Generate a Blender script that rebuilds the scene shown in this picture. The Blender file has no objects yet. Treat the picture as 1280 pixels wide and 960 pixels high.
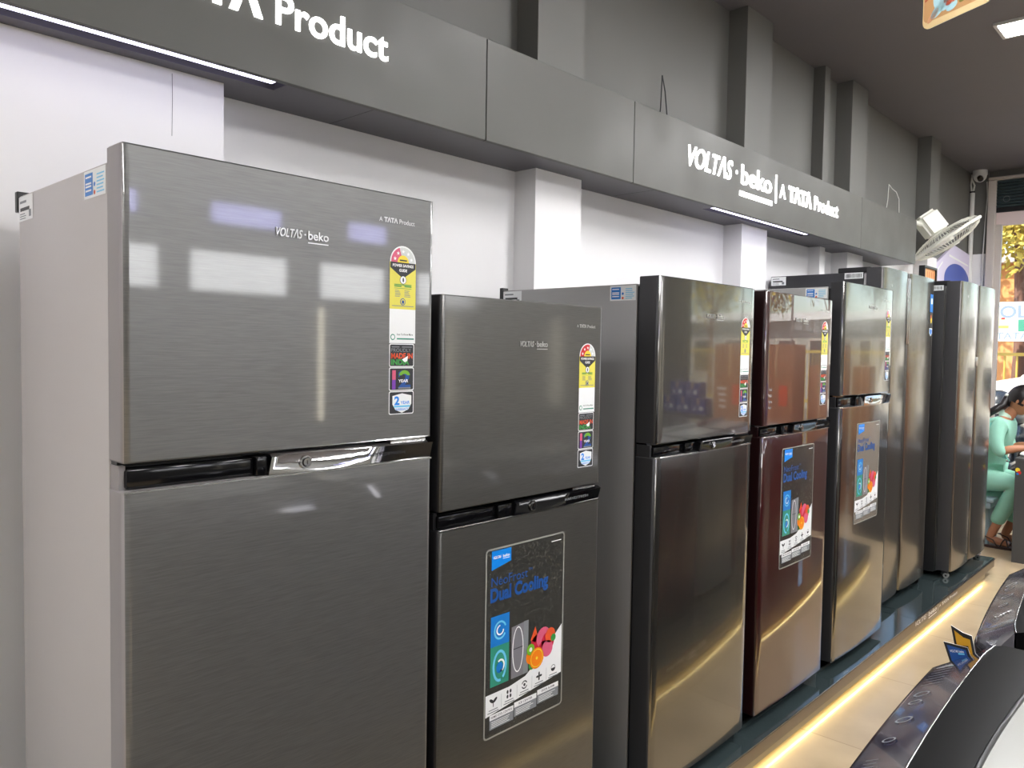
import bpy, bmesh, math, random
from mathutils import Vector, Matrix
random.seed(7)
C = bpy.context.scene.collection
sc = bpy.context.scene
PI = math.pi
# ------------------------------------------------------------------ camera
yaw, pit, rol, fpx = 0.75092125, -0.0441172, 0.01564266, 985.689
cyw, syw = math.cos(yaw), math.sin(yaw)
fw = Vector((-syw*math.cos(pit), cyw*math.cos(pit), math.sin(pit)))
rt = Vector((cyw, syw, 0)); up = rt.cross(fw)
r2 = rt*math.cos(rol)+up*math.sin(rol); u2 = -rt*math.sin(rol)+up*math.cos(rol)
CZ = 1.565
cam = bpy.data.cameras.new('camera'); co = bpy.data.objects.new('camera', cam); C.objects.link(co)
cam.sensor_width = 36; cam.lens = fpx/1280*36; cam.clip_start = .02; cam.clip_end = 300
M = Matrix((( r2.x, u2.x, -fw.x, 0), (r2.y, u2.y, -fw.y, 0), (r2.z, u2.z, -fw.z, CZ), (0,0,0,1)))
co.matrix_world = M
sc.camera = co
# ------------------------------------------------------------------ view, world, sun
sc.view_settings.view_transform = 'Standard'; sc.view_settings.look = 'None'
sc.view_settings.gamma = 1; sc.view_settings.use_curve_mapping = False
sc.view_settings.exposure = 0.9
sc.cycles.use_denoising = True
sc.cycles.max_bounces = 10; sc.cycles.glossy_bounces = 5; sc.cycles.transparent_max_bounces = 16
sc.cycles.sample_clamp_indirect = 6
w = bpy.data.worlds.new('world'); sc.world = w; w.use_nodes = True
nt = w.node_tree; nt.nodes.clear()
sky = nt.nodes.new('ShaderNodeTexSky'); sky.sky_type = 'NISHITA'; sky.sun_disc = False
sky.sun_elevation = math.radians(40); sky.sun_rotation = math.radians(200)
bg = nt.nodes.new('ShaderNodeBackground'); bg.inputs[1].default_value = 0.22
ow = nt.nodes.new('ShaderNodeOutputWorld')
nt.links.new(sky.outputs[0], bg.inputs[0]); nt.links.new(bg.outputs[0], ow.inputs[0])
sl = bpy.data.lights.new('sun', 'SUN'); so = bpy.data.objects.new('sun', sl); C.objects.link(so)
sl.energy = 4.2; sl.angle = .01; sl.color = (1, .93, .78)
so.rotation_euler = (math.radians(48), 0, math.radians(-25)); so.location = (0, 20, 20)
PANEL_E = 33.0        # ceiling LED panels
COVE_E = 3.0          # cool strips in the fascia soffit
FLOOR_E = .40         # warm strips under the plinths
SIGN_E = 1.6          # lettering
BOX_E = 4.0           # light boxes on the right wall

# ------------------------------------------------------------------ materials
def lin(c): return tuple((x/12.92 if x <= .04045 else ((x+.055)/1.055)**2.4) for x in c)
def rgb(r, g, b): return lin((r/255, g/255, b/255))+(1,)
MT = {}
def mat(name, col, rough=.5, metal=0, emit=0, coat=0, coat_rough=.05, spec=.5, ior=1.5, coat_ior=1.5):
    m = bpy.data.materials.new(name); m.use_nodes = True
    b = m.node_tree.nodes['Principled BSDF']
    b.inputs['Base Color'].default_value = rgb(*col); b.inputs['Roughness'].default_value = rough
    b.inputs['Metallic'].default_value = metal; b.inputs['IOR'].default_value = ior
    b.inputs['Specular IOR Level'].default_value = spec
    b.inputs['Coat Weight'].default_value = coat; b.inputs['Coat Roughness'].default_value = coat_rough
    b.inputs['Coat IOR'].default_value = coat_ior
    if emit:
        b.inputs['Emission Color'].default_value = rgb(*col); b.inputs['Emission Strength'].default_value = emit
    MT[name] = m
    return m
def nodes(m): return m.node_tree.nodes, m.node_tree.links, m.node_tree.nodes['Principled BSDF']
def noise_on(m, scale, amt, stretch=(1,1,1), rough_amt=0, bump=0, detail=4, bump_dist=.001):
    """colour varied by object-space noise around its own tone, plus roughness and bump"""
    N, L, b = nodes(m)
    tc = N.new('ShaderNodeTexCoord'); mp = N.new('ShaderNodeMapping'); mp.inputs['Scale'].default_value = stretch
    nz = N.new('ShaderNodeTexNoise'); nz.inputs['Scale'].default_value = scale; nz.inputs['Detail'].default_value = detail
    L.new(tc.outputs['Object'], mp.inputs[0]); L.new(mp.outputs[0], nz.inputs['Vector'])
    c = b.inputs['Base Color'].default_value[:]
    if amt:
        cr = N.new('ShaderNodeMix'); cr.data_type = 'RGBA'
        cr.inputs[6].default_value = tuple(x*(1-amt) for x in c[:3])+(1,)
        cr.inputs[7].default_value = tuple(min(1, x*(1+amt)) for x in c[:3])+(1,)
        L.new(nz.outputs['Fac'], cr.inputs[0]); L.new(cr.outputs[2], b.inputs['Base Color'])
    if rough_amt:
        mr = N.new('ShaderNodeMapRange'); r = b.inputs['Roughness'].default_value
        mr.inputs[1].default_value = .3; mr.inputs[2].default_value = .7
        mr.inputs[3].default_value = max(0, r-rough_amt); mr.inputs[4].default_value = r+rough_amt
        L.new(nz.outputs['Fac'], mr.inputs[0]); L.new(mr.outputs[0], b.inputs['Roughness'])
    if bump:
        bp = N.new('ShaderNodeBump'); bp.inputs['Strength'].default_value = bump; bp.inputs['Distance'].default_value = bump_dist
        L.new(nz.outputs['Fac'], bp.inputs['Height']); L.new(bp.outputs[0], b.inputs['Normal'])
    return m
wall_white = noise_on(mat('wall_white', (230, 229, 229), .6), 3, .03, bump=.15, bump_dist=.004)
wall_grey = noise_on(mat('wall_grey', (106, 106, 102), .55), 3, .04)
ceil_grey = noise_on(mat('ceiling_grey', (112, 109, 112), .7), 2, .04)
board_grey = noise_on(mat('board_grey', (83, 83, 78), .5), 4, .06, rough_amt=.08)
soffit_grey = noise_on(mat('soffit_grey', (84, 81, 88), .4), 4, .04)
# floor: vitrified tiles with thin joints
floor_m = mat('floor_tile', (206, 184, 150), .16, spec=.5)
N, L, b = nodes(floor_m)
tc = N.new('ShaderNodeTexCoord'); br = N.new('ShaderNodeTexBrick'); br.offset = 0
br.inputs['Scale'].default_value = 1; br.inputs['Brick Width'].default_value = .8; br.inputs['Row Height'].default_value = .8
br.inputs['Mortar Size'].default_value = .0022; br.inputs['Color1'].default_value = rgb(208,186,152)
br.inputs['Color2'].default_value = rgb(203,181,148); br.inputs['Mortar'].default_value = rgb(172,150,120)
nz = N.new('ShaderNodeTexNoise'); nz.inputs['Scale'].default_value = 5; nz.inputs['Detail'].default_value = 5
mx = N.new('ShaderNodeMix'); mx.data_type = 'RGBA'; mx.blend_type = 'MULTIPLY'; mx.inputs[0].default_value = .25
L.new(tc.outputs['Object'], br.inputs['Vector']); L.new(tc.outputs['Object'], nz.inputs['Vector'])
L.new(br.outputs['Color'], mx.inputs[6]); L.new(nz.outputs['Fac'], mx.inputs[7]); L.new(mx.outputs[2], b.inputs['Base Color'])

def brushed(name, col, rough, metal, coat, coat_rough, stretch, amt=.3, coat_ior=1.5, bump=.03, scale=1):
    m = mat(name, col, rough, metal, 0, coat, coat_rough, coat_ior=coat_ior)
    return noise_on(m, scale, amt, stretch, rough_amt=.05, bump=bump, detail=3, bump_dist=.0004)
HB = (60, 22, 620)      # brushing along the row direction
VB = (60, 700, 6)       # brushing up and down
steel_nearest = brushed('steel_brushed_grey', (114, 114, 112), .42, .7, 1, .05, HB, .3, coat_ior=1.6)
steel_dark = brushed('steel_dark_grey', (98, 97, 94), .40, .75, .8, .09, HB, coat_ior=1.5)
steel_gloss = brushed('steel_gloss_grey', (108, 106, 102), .22, .9, 1, .05, HB, .06, coat_ior=1.7, bump=.01)
wine = mat('wine_gloss', (52, 12, 14), .3, .0, 0, 1, .012, coat_ior=2.1)
steel_silver = brushed('steel_silver', (132, 130, 127), .15, .95, .5, .04, VB, .05, bump=.004)
steel_vert = brushed('steel_vertical', (136, 133, 129), .22, .95, .3, .08, VB, .06, bump=.005)
side_light = mat('cabinet_light_grey', (186, 182, 180), .42, .1)
side_mid = mat('cabinet_mid_grey', (160, 159, 157), .38, .15)
door_side_grey = mat('door_side_grey', (150, 146, 146), .4, .3)
door_side_dark = mat('door_side_dark', (72, 72, 74), .35, .4)
black_gloss = mat('black_gloss', (12, 12, 14), .12, spec=.35)
black_satin = mat('black_satin', (24, 24, 26), .4)
wine_side = mat('wine_side', (34, 8, 10), .3)
dark_side = mat('dark_cabinet', (50, 50, 52), .4, .2)
chrome = mat('chrome', (225, 225, 225), .06, 1)
silver_trim = mat('silver_trim', (200, 200, 198), .25, 1)
white_gloss = mat('white_gloss', (170, 171, 166), .2, 0, 0, .3)
white_plastic = mat('white_plastic', (228, 228, 224), .4)
paper = mat('paper_white', (236, 238, 238), .45)
paper_blue = mat('label_blue', (22, 120, 205), .35)
tag_blue = mat('tag_blue', (20, 135, 230), .3)
ink_blue = mat('ink_blue', (22, 78, 150), .4)
ink_dark = mat('ink_dark', (40, 42, 46), .5)
ink_grey = mat('ink_grey', (128, 132, 136), .5)
ink_white = mat('ink_white', (245, 245, 245), .4)
yellow = mat('label_yellow', (226, 216, 88), .4)
yellow2 = mat('label_sun', (240, 215, 60), .4)
pink = mat('star_pink', (214, 92, 124), .4)
red = mat('star_red', (205, 38, 44), .4)
arch_grey = mat('arch_pale', (206, 210, 208), .4)
green = mat('label_green', (60, 150, 70), .4)
orange = mat('ink_orange', (226, 86, 44), .4)
violet = mat('ink_violet', (120, 60, 170), .4)
teal_p = mat('panel_teal', (50, 140, 116), .35)
blue_p = mat('panel_blue', (26, 120, 200), .35)
cyan_p = mat('panel_cyan', (110, 200, 235), .35)
fruit_o = mat('fruit_orange', (240, 130, 20), .4)
fruit_r = mat('fruit_red', (200, 30, 60), .4)
fruit_g = mat('fruit_green', (110, 170, 40), .4)
fridge_pic = mat('printed_fridge', (120, 118, 124), .4)
film_edge = mat('film_edge', (150, 150, 142), .25)
emblem = mat('emblem_silver', (214, 214, 212), .3, .7)
glass_top = mat('plinth_glass', (50, 60, 61), .07, 0, 0, .8, .03)
plinth_m = mat('plinth_brown', (112, 100, 84), .35, .3)
apron_m = mat('plinth_apron', (140, 130, 105), .4, .2)
film = mat('poster_film', (66, 66, 62), .35)
N, L, b = nodes(film)
tc = N.new('ShaderNodeTexCoord'); nz = N.new('ShaderNodeTexNoise'); nz.inputs['Scale'].default_value = 160; nz.inputs['Detail'].default_value = 2
rp = N.new('ShaderNodeValToRGB'); rp.color_ramp.elements[0].position = .55; rp.color_ramp.elements[0].color = rgb(58,58,54)
rp.color_ramp.elements[1].position = .75; rp.color_ramp.elements[1].color = rgb(140,138,128)
L.new(tc.outputs['Object'], nz.inputs['Vector']); L.new(nz.outputs['Fac'], rp.inputs[0]); L.new(rp.outputs[0], b.inputs['Base Color'])
b.inputs['Alpha'].default_value = .55
led_cool = mat('led_cool', (226, 224, 255), .4, emit=COVE_E)
led_panel = mat('led_panel', (250, 249, 250), .4, emit=PANEL_E)
led_warm = mat('led_warm', (255, 236, 160), .4, emit=FLOOR_E)
letter_lit = mat('letter_lit', (255, 255, 255), .4, emit=SIGN_E)
box_lit = mat('lightbox_face', (236, 238, 240), .4, emit=BOX_E)
tube_lit = mat('tube_lit', (255, 246, 220), .4, emit=4)
frame_m = mat('panel_frame', (210, 208, 204), .4)
shutter_m = mat('shutter_teal', (62, 76, 78), .4, .4)
jamb_m = mat('jamb_grey', (196, 188, 180), .45)
lintel_m = mat('lintel_pinkish', (226, 208, 204), .5)
charcoal = mat('charcoal', (58, 58, 60), .5)
glass = bpy.data.materials.new('window_glass'); glass.use_nodes = True
N = glass.node_tree.nodes; L = glass.node_tree.links; N.clear()
o = N.new('ShaderNodeOutputMaterial'); ms = N.new('ShaderNodeMixShader'); tr = N.new('ShaderNodeBsdfTransparent')
gl = N.new('ShaderNodeBsdfGlossy'); gl.inputs['Roughness'].default_value = .01; fr = N.new('ShaderNodeFresnel'); fr.inputs[0].default_value = 1.45
tr.inputs[0].default_value = (.96, .96, .955, 1)
L.new(fr.outputs[0], ms.inputs[0]); L.new(tr.outputs[0], ms.inputs[1]); L.new(gl.outputs[0], ms.inputs[2]); L.new(ms.outputs[0], o.inputs[0])

# ------------------------------------------------------------------ mesh helpers
class MB:
    def __init__(s): s.v = []; s.f = []; s.mi = []; s.mats = []
    def mid(s, m):
        if m not in s.mats: s.mats.append(m)
        return s.mats.index(m)
    def add(s, vs, fs, m):
        k = len(s.v); s.v += [tuple(v) for v in vs]
        i = s.mid(m) if not isinstance(m, list) else None
        for j, f in enumerate(fs):
            s.f.append([a+k for a in f]); s.mi.append(i if i is not None else s.mid(m[j]))
        return s
    def bm(s, bm, m, mtx=None):
        bm.verts.index_update()
        vs = [(mtx @ v.co) if mtx else v.co.copy() for v in bm.verts]
        s.add(vs, [[v.index for v in f.verts] for f in bm.faces], m); bm.free(); return s
    def box(s, a, b, m, bev=0, seg=2):
        x0, x1 = sorted((a[0], b[0])); y0, y1 = sorted((a[1], b[1])); z0, z1 = sorted((a[2], b[2]))
        bm = bmesh.new(); bmesh.ops.create_cube(bm, size=1)
        for v in bm.verts:
            v.co = Vector(((x0+x1)/2+v.co.x*(x1-x0), (y0+y1)/2+v.co.y*(y1-y0), (z0+z1)/2+v.co.z*(z1-z0)))
        if bev: bmesh.ops.bevel(bm, geom=bm.edges[:], offset=bev, segments=seg, profile=.5, affect='EDGES')
        return s.bm(bm, m)
    def cyl(s, p0, p1, r, m, n=16, r1=None, caps=True):
        p0 = Vector(p0); p1 = Vector(p1); r1 = r if r1 is None else r1
        d = (p1-p0).normalized(); a = d.orthogonal().normalized(); b = d.cross(a)
        vs = []; 
        for p, q in ((p0, r), (p1, r1)):
            for i in range(n):
                t = 2*PI*i/n; vs.append(p+(a*math.cos(t)+b*math.sin(t))*q)
        fs = [[i, (i+1) % n, n+(i+1) % n, n+i] for i in range(n)]
        if caps: fs += [list(range(n))[::-1], list(range(n, 2*n))]
        return s.add(vs, fs, m)
    def tube(s, pts, r, m, n=8, closed=False):
        pts = [Vector(p) for p in pts]; K = len(pts); rr = r if isinstance(r, (list, tuple)) else [r]*K
        vs = []; prev = None
        for i, p in enumerate(pts):
            if closed: d = pts[(i+1) % K]-pts[i-1]
            else: d = pts[min(i+1, K-1)]-pts[max(i-1, 0)]
            d.normalize()
            a = d.orthogonal().normalized() if prev is None else (prev-d*prev.dot(d)).normalized()
            prev = a; b = d.cross(a)
            for j in range(n):
                t = 2*PI*j/n; vs.append(p+(a*math.cos(t)+b*math.sin(t))*rr[i])
        fs = []
        for i in range(K if closed else K-1):
            for j in range(n):
                q = (i+1) % K
                fs.append([i*n+j, i*n+(j+1) % n, q*n+(j+1) % n, q*n+j])
        if not closed: fs += [list(range(n))[::-1], list(range((K-1)*n, K*n))]
        return s.add(vs, fs, m)
    def sphere(s, c, r, m, u=16, v=10, rot=None):
        bm = bmesh.new(); bmesh.ops.create_uvsphere(bm, u_segments=u, v_segments=v, radius=1)
        r = (r, r, r) if not isinstance(r, (list, tuple)) else r
        R = rot or Matrix.Identity(3)
        for q in bm.verts: q.co = Vector(c)+R @ Vector((q.co.x*r[0], q.co.y*r[1], q.co.z*r[2]))
        return s.bm(bm, m)
    def prism(s, poly, z0, z1, m):          # poly: xy list, counter-clockwise
        n = len(poly); vs = [(x, y, z0) for x, y in poly]+[(x, y, z1) for x, y in poly]
        fs = [list(range(n))[::-1], list(range(n, 2*n))]+[[i, (i+1) % n, n+(i+1) % n, n+i] for i in range(n)]
        return s.add(vs, fs, m)
    def build(s, name, parent=None, smooth=None, org=None):
        me = bpy.data.meshes.new(name)
        o_ = Vector(org) if org else Vector((0, 0, 0))
        if parent is not None: o_ = world_loc(parent)
        me.from_pydata([tuple(Vector(v)-o_) for v in s.v], [], s.f)
        for m in s.mats: me.materials.append(m)
        for p, i in zip(me.polygons, s.mi): p.material_index = i
        if smooth is not None:
            me.polygons.foreach_set('use_smooth', [True]*len(me.polygons)); me.set_sharp_from_angle(angle=math.radians(smooth))
        me.update()
        o = bpy.data.objects.new(name, me); C.objects.link(o)
        if parent is not None: o.parent = parent
        else: o.location = o_
        return o
def world_loc(o):
    v = o.location.copy()
    while o.parent: o = o.parent; v += o.location
    return v
def tag(o, label=None, cat=None, group=None, kind=None):
    for k, v in (('label', label), ('category', cat), ('group', group), ('kind', kind)):
        if v: o[k] = v
    return o
def thing(name, label, cat, loc=(0,0,0), group=None):
    o = bpy.data.objects.new(name, None); C.objects.link(o); o.location = loc; o.empty_display_size = .1
    return tag(o, label, cat, group)
def struct(name, mb, smooth=None): return tag(mb.build(name, smooth=smooth), kind='structure')

# text as filled polygons
_tc = {}
def text_geo(s, bold=0.0, shear=0.0, ext=0.0, sp=1.0):
    key = (s, bold, shear, ext, sp)
    if key in _tc: return _tc[key]
    cu = bpy.data.curves.new('t', 'FONT'); cu.body = s; cu.size = 1; cu.offset = bold; cu.shear = shear
    cu.extrude = ext; cu.space_character = sp; cu.resolution_u = 4; cu.fill_mode = 'BOTH' if ext else 'FRONT'
    ob = bpy.data.objects.new('t', cu); C.objects.link(ob)
    dg = bpy.context.evaluated_depsgraph_get(); dg.update()
    me = bpy.data.meshes.new_from_object(ob.evaluated_get(dg))
    vs = [v.co.copy() for v in me.vertices]; fs = [list(p.vertices) for p in me.polygons]
    C.objects.unlink(ob); bpy.data.objects.remove(ob); bpy.data.meshes.remove(me)
    if vs:
        x0 = min(v.x for v in vs); x1 = max(v.x for v in vs)
        vs = [Vector((v.x-x0, v.y, v.z)) for v in vs]; w_ = x1-x0
    else: w_ = 0
    _tc[key] = (vs, fs, w_); return _tc[key]
CAP = .729     # cap height of the built-in face at size 1
class Sheet:
    """flat printed matter: (a, b) runs over the sheet, layers lift ink off the paper; surf bends it onto a bowed door"""
    def __init__(s, org, u, v, n, surf=None, mb=None):
        s.o = Vector(org); s.u = Vector(u); s.v = Vector(v); s.n = Vector(n); s.surf = surf; s.mb = mb or MB()
    def P(s, a, b, l):
        p = s.o+s.u*a+s.v*b+s.n*(.0006+l*.0003)
        if s.surf: p += s.n*s.surf(p)
        return p
    def poly(s, pts, m, l=0):
        if s.surf and max(p[0] for p in pts)-min(p[0] for p in pts) > .05:
            bm = bmesh.new(); f = bm.faces.new([bm.verts.new((p[0], p[1], 0)) for p in pts])
            a0 = min(p[0] for p in pts); a1 = max(p[0] for p in pts); k = int((a1-a0)/.03)+1
            for i in range(1, k):
                bmesh.ops.bisect_plane(bm, geom=bm.verts[:]+bm.edges[:]+bm.faces[:], plane_co=(a0+(a1-a0)*i/k, 0, 0), plane_no=(1, 0, 0))
            bm.verts.index_update()
            s.mb.add([s.P(v.co.x, v.co.y, l) for v in bm.verts], [[v.index for v in f.verts] for f in bm.faces], m); bm.free()
        else: s.mb.add([s.P(a, b, l) for a, b in pts], [list(range(len(pts)))], m)
    def rect(s, a0, b0, a1, b1, m, l=0, r=0):
        if r:
            pts = []
            for cx_, cy_, t0 in ((a1-r, b0+r, -90), (a1-r, b1-r, 0), (a0+r, b1-r, 90), (a0+r, b0+r, 180)):
                pts += [(cx_+r*math.cos(math.radians(t0+t)), cy_+r*math.sin(math.radians(t0+t))) for t in (0, 22, 45, 68, 90)]
        else: pts = [(a0, b0), (a1, b0), (a1, b1), (a0, b1)]
        s.poly(pts, m, l)
    def disc(s, a, b, r, m, l=0, n=20, t0=0, t1=360, ry=None, tilt=0):
        pts = []
        full = t1-t0 >= 360
        for i in range(n if full else n+1):
            t = math.radians(t0+(t1-t0)*i/n); x = r*math.cos(t); y = (ry or r)*math.sin(t)
            pts.append((a+x*math.cos(tilt)-y*math.sin(tilt), b+x*math.sin(tilt)+y*math.cos(tilt)))
        s.poly(pts, m, l)
    def ring(s, a, b, r, w, m, l=0, ry=None, t0=0, t1=360, n=24):
        ry = ry or r
        for i in range(n):
            q = [math.radians(t0+(t1-t0)*(i+k)/n) for k in (0, 1)]
            s.poly([(a+r*math.cos(q[0]), b+ry*math.sin(q[0])), (a+r*math.cos(q[1]), b+ry*math.sin(q[1])),
                    (a+(r-w)*math.cos(q[1]), b+(ry-w)*math.sin(q[1])), (a+(r-w)*math.cos(q[0]), b+(ry-w)*math.sin(q[0]))], m, l)
    def text(s, t, a, b, h, m, l=1, w=None, bold=.02, shear=0, align='l', ext=0, sp=1):
        vs, fs, w0 = text_geo(t, bold, shear, ext, sp)
        if not vs: return 0
        k = h/CAP; kx = k if w is None else w/w0
        off = 0 if align == 'l' else (-w0*kx/2 if align == 'c' else -w0*kx)
        s.mb.add([s.P(a+off+v.x*kx, b+v.y*k, l)+s.n*(v.z*k if ext else 0) for v in vs], fs, m)
        return w0*kx
    def lines(s, a0, b0, a1, b1, k, m, l=1, fill=.4, rag=True):
        st = (b1-b0)/k
        for i in range(k):
            e = a1-(random.random()*.35*(a1-a0) if rag else 0)
            s.rect(a0, b0+i*st, e, b0+i*st+st*fill, m, l)
def logo(sh, a, b, h, m, w, l=1, ext=0, bold=.03):
    """VOLTAS . beko with the bar under beko; w is the whole width"""
    wv = w*.49
    sh.text('VOLT\u039bS', a, b, h, m, l, wv, bold, .28, ext=ext)
    sh.disc(a+w*.545, b+h*.5, h*.11, m, l)
    sh.text('beko', a+w*.60, b, h*1.04, m, l, w*.40, bold*1.0, 0, ext=ext)
    return (a+w*.60, a+w)
def tata(sh, a, b, h, m, w, l=1, ext=0):
    sh.text('A', a, b, h*.95, m, l, w*.09, .01, ext=ext)
    sh.text('T\u039bT\u039b', a+w*.135, b, h, m, l, w*.38, .045, ext=ext)
    sh.text('Product', a+w*.56, b-h*.02, h*1.02, m, l, w*.44, .015, ext=ext)

# ------------------------------------------------------------------ room
XW, XP = -2.12, -2.012         # left wall face, pilaster faces
CE = 3.40; YE = 9.0; XR = 3.05; YB = -5.0; ZS = 2.2555; ZT = 2.585; XS = -1.876; YS = 6.46
mb = MB(); mb.box((-2.3, YB-.15, -.1), (XR+.15, YE+.16, 0), floor_m); struct('floor', mb)
mb = MB(); mb.box((-2.3, YB-.15, CE), (XR+.15, YE+.16, CE+.12), ceil_grey); struct('ceiling', mb)
def two_tone(mb, x0, y0, x1, y1, zt=CE):
    mb.box((x0, y0, 0), (x1, y1, ZS+.15), wall_white); mb.box((x0, y0, ZS+.15), (x1, y1, zt), wall_grey)
mb = MB(); two_tone(mb, -2.3, YB-.15, XW, YE+.16); struct('wall_left', mb)
for i, (ya, yb, xf) in enumerate(((-1.6, 1.02, XP), (2.27, 2.55, XP), (3.94, 4.24, XP), (5.07, 5.155, -2.045), (5.455, 5.745, XP), (7.25, 7.52, XP))):
    mb = MB(); two_tone(mb, XW, ya, xf, yb); struct('trim_%d' % (i+1), mb)
mb = MB(); mb.box((XR, YB-.15, 0), (XR+.15, YE+.16, CE), wall_grey); struct('wall_right', mb)
mb = MB(); mb.box((-2.3, YB-.15, 0), (XR, YB, CE), wall_white); struct('wall_rear', mb)
t = MB(); t.tube([(XP+.0004, .883, 2.245), (XP+.0004, .8835, 2.18), (XP+.0004, .882, 2.09)], .0007, wall_grey, 5)
tag(t.build('hairline_crack'), kind='structure').name = 'trim_8'
# end wall: grey nib, jamb post, shutter box, lintel, glazed front
mb = MB(); mb.box((XW, YE, 0), (-1.965, YE+.16, 2.59), wall_white); mb.box((XW, YE, 2.59), (-1.965, YE+.16, CE), wall_grey)
mb.box((-1.965, YE+.02, 3.33), (XR, YE+.16, CE), wall_grey)
struct('wall_front', mb)
mb = MB()
mb.box((-1.955, YE-.05, 0), (-1.885, YE+.06, 3.30), jamb_m, .006)
mb.box((-1.955, YE-.05, 3.305), (XR, YE+.02, 3.33), jamb_m, .004)
struct('trim_7', mb)
mb = MB()
mb.box((-1.885, YE+.0, 0), (-1.835, YE+.05, 2.87), jamb_m)
mb.box((-1.885, YE+.0, 2.86), (XR, YE+.05, 2.99), lintel_m)
for x in (-.15, 1.45): mb.box((x-.02, YE, 0), (x+.02, YE+.05, 2.87), jamb_m)
mb.box((-1.835, YE, 0), (XR, YE+.05, .06), jamb_m)
wf = mb; wf = tag(wf.build('window_1'), kind='structure')
g = MB(); g.box((-1.835, YE+.02, .06), (XR, YE+.028, 2.87), glass); gp = g.build('window_pane', wf)
# rolled shutter above the entrance
t = thing('rolling_shutter', 'dark teal ribbed rolling shutter half rolled above the glass entrance', 'shutter', (0, YE, 3.0))
mb = MB()
n = 9
for i in range(n):
    z0 = 3.03+i*(3.30-3.03)/n; h_ = (3.30-3.03)/n
    prof = [(0, 0), (-.014, h_*.25), (-.014, h_*.7), (0, h_*.95)]
    for k in range(3):
        (d0, a0), (d1, a1) = prof[k], prof[k+1]
        mb.add([(-1.885, YE-.005+d0, z0+a0), (XR, YE-.005+d0, z0+a0), (XR, YE-.005+d1, z0+a1), (-1.885, YE-.005+d1, z0+a1)], [[0, 1, 2, 3]], shutter_m)
mb.box((-1.885, YE-.004, 3.0), (XR, YE+.012, 3.302), shutter_m)
sh_cur = mb.build('shutter_curtain', t)
sh = Sheet((-1.85, YE-.02, 3.06), (1, 0, 0), (0, 0, 1), (0, -1, 0)); sh.ring(.05, .05, .03, .005, ink_grey, 1)
sh.mb.build('embossed_ring', sh_cur)
mb = MB(); mb.box((-1.885, YE-.02, 2.985), (XR, YE+.015, 3.03), black_satin, .004); mb.build('bottom_rail', t)

# ------------------------------------------------------------------ fascia with lit lettering
fa = thing('fascia', 'long grey fascia board with glowing white lettering above the refrigerators', 'sign', (XS, 2, ZS))
seams = [-1.8, -.55, .45, 1.865, 2.72, 5.31, YS]
for a, b_ in zip(seams[:-1], seams[1:]):
    mb = MB(); mb.box((XS-.018, a+.0018, ZS-.001), (XS, b_-.0018, ZT), board_grey, .0012, 1); mb.build('front_panel', fa)
gaps = [(-1.2, 1.14), (3.43, 4.57)]
mb = MB()
cuts = [-1.8, -1.2, 1.14, 3.43, 4.57, YS-.002]
ch0, ch1 = XS-.014, XS-.085
for a, b_ in zip(cuts[:-1], cuts[1:]):
    lit = (a, b_) in gaps
    if lit:
        mb.box((ch1, a, ZS), (XW+.001, b_, ZS+.012), soffit_grey); 
    else: mb.box((XS-.019, a, ZS), (XW+.001, b_, ZS+.012), soffit_grey)
for y in (1.42, 2.9, 4.4+.6): mb.box((XS-.02, y-.001, ZS-.0006), (XW+.002, y+.001, ZS+.001), black_satin)
mb.box((XS-.019, YS-.02, ZS+.012), (XW+.001, YS-.002, ZT-.002), board_grey)
mb.box((XS-.019, -1.8, ZT-.014), (XW+.001, YS-.021, ZT-.002), soffit_grey)
mb.build('soffit_panel', fa)
for a, b_ in gaps:
    mb = MB()
    mb.box((ch0-.003, a, ZS+.001), (ch0-.006, b_, ZS+.05), soffit_grey); mb.box((ch1, a, ZS+.012), (ch1+.003, b_, ZS+.05), soffit_grey)
    mb.box((ch1, a, ZS+.047), (ch0-.003, b_, ZS+.05), soffit_grey)
    mb.box((ch1, a, ZS+.001), (ch0-.003, a+.003, ZS+.05), soffit_grey); mb.box((ch1, b_-.003, ZS+.001), (ch0-.003, b_, ZS+.05), soffit_grey)
    lc = mb.build('light_channel', fa)
    mb = MB(); mb.box((ch0-.005, a+.004, ZS+.003), (ch0-.036, b_-.03, ZS+.007), led_cool); mb.build('led_strip', lc)
def fascia_letters(y0, y1, zb, zc):
    sh = Sheet((XS, y0, zb), (0, 1, 0), (0, 0, 1), (1, 0, 0)); W = y1-y0; h = zc-zb
    u0, u1 = logo(sh, 0, 0, h, letter_lit, W*.478, 2, ext=.03, bold=.012)
    mb = sh.mb; mb.box((XS+.002, y0+u0-.01*W, zb-h*.64), (XS+.007, y0+u1+.003*W, zb-h*.38), letter_lit, .001)
    mb.box((XS+.002, y0+W*.503, zb-h*.42), (XS+.007, y0+W*.510, zb+h*1.12), letter_lit)
    tata(sh, W*.535, -.02*h, h*.84, letter_lit, W*.465, 2, ext=.03)
    o = mb.build('lettering', fa); o['label'] = 'glowing white lettering'; return o
fascia_letters(3.142, 4.905, 2.402, 2.498)
fascia_letters(-.32, 1.455, 2.402, 2.498)

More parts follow.
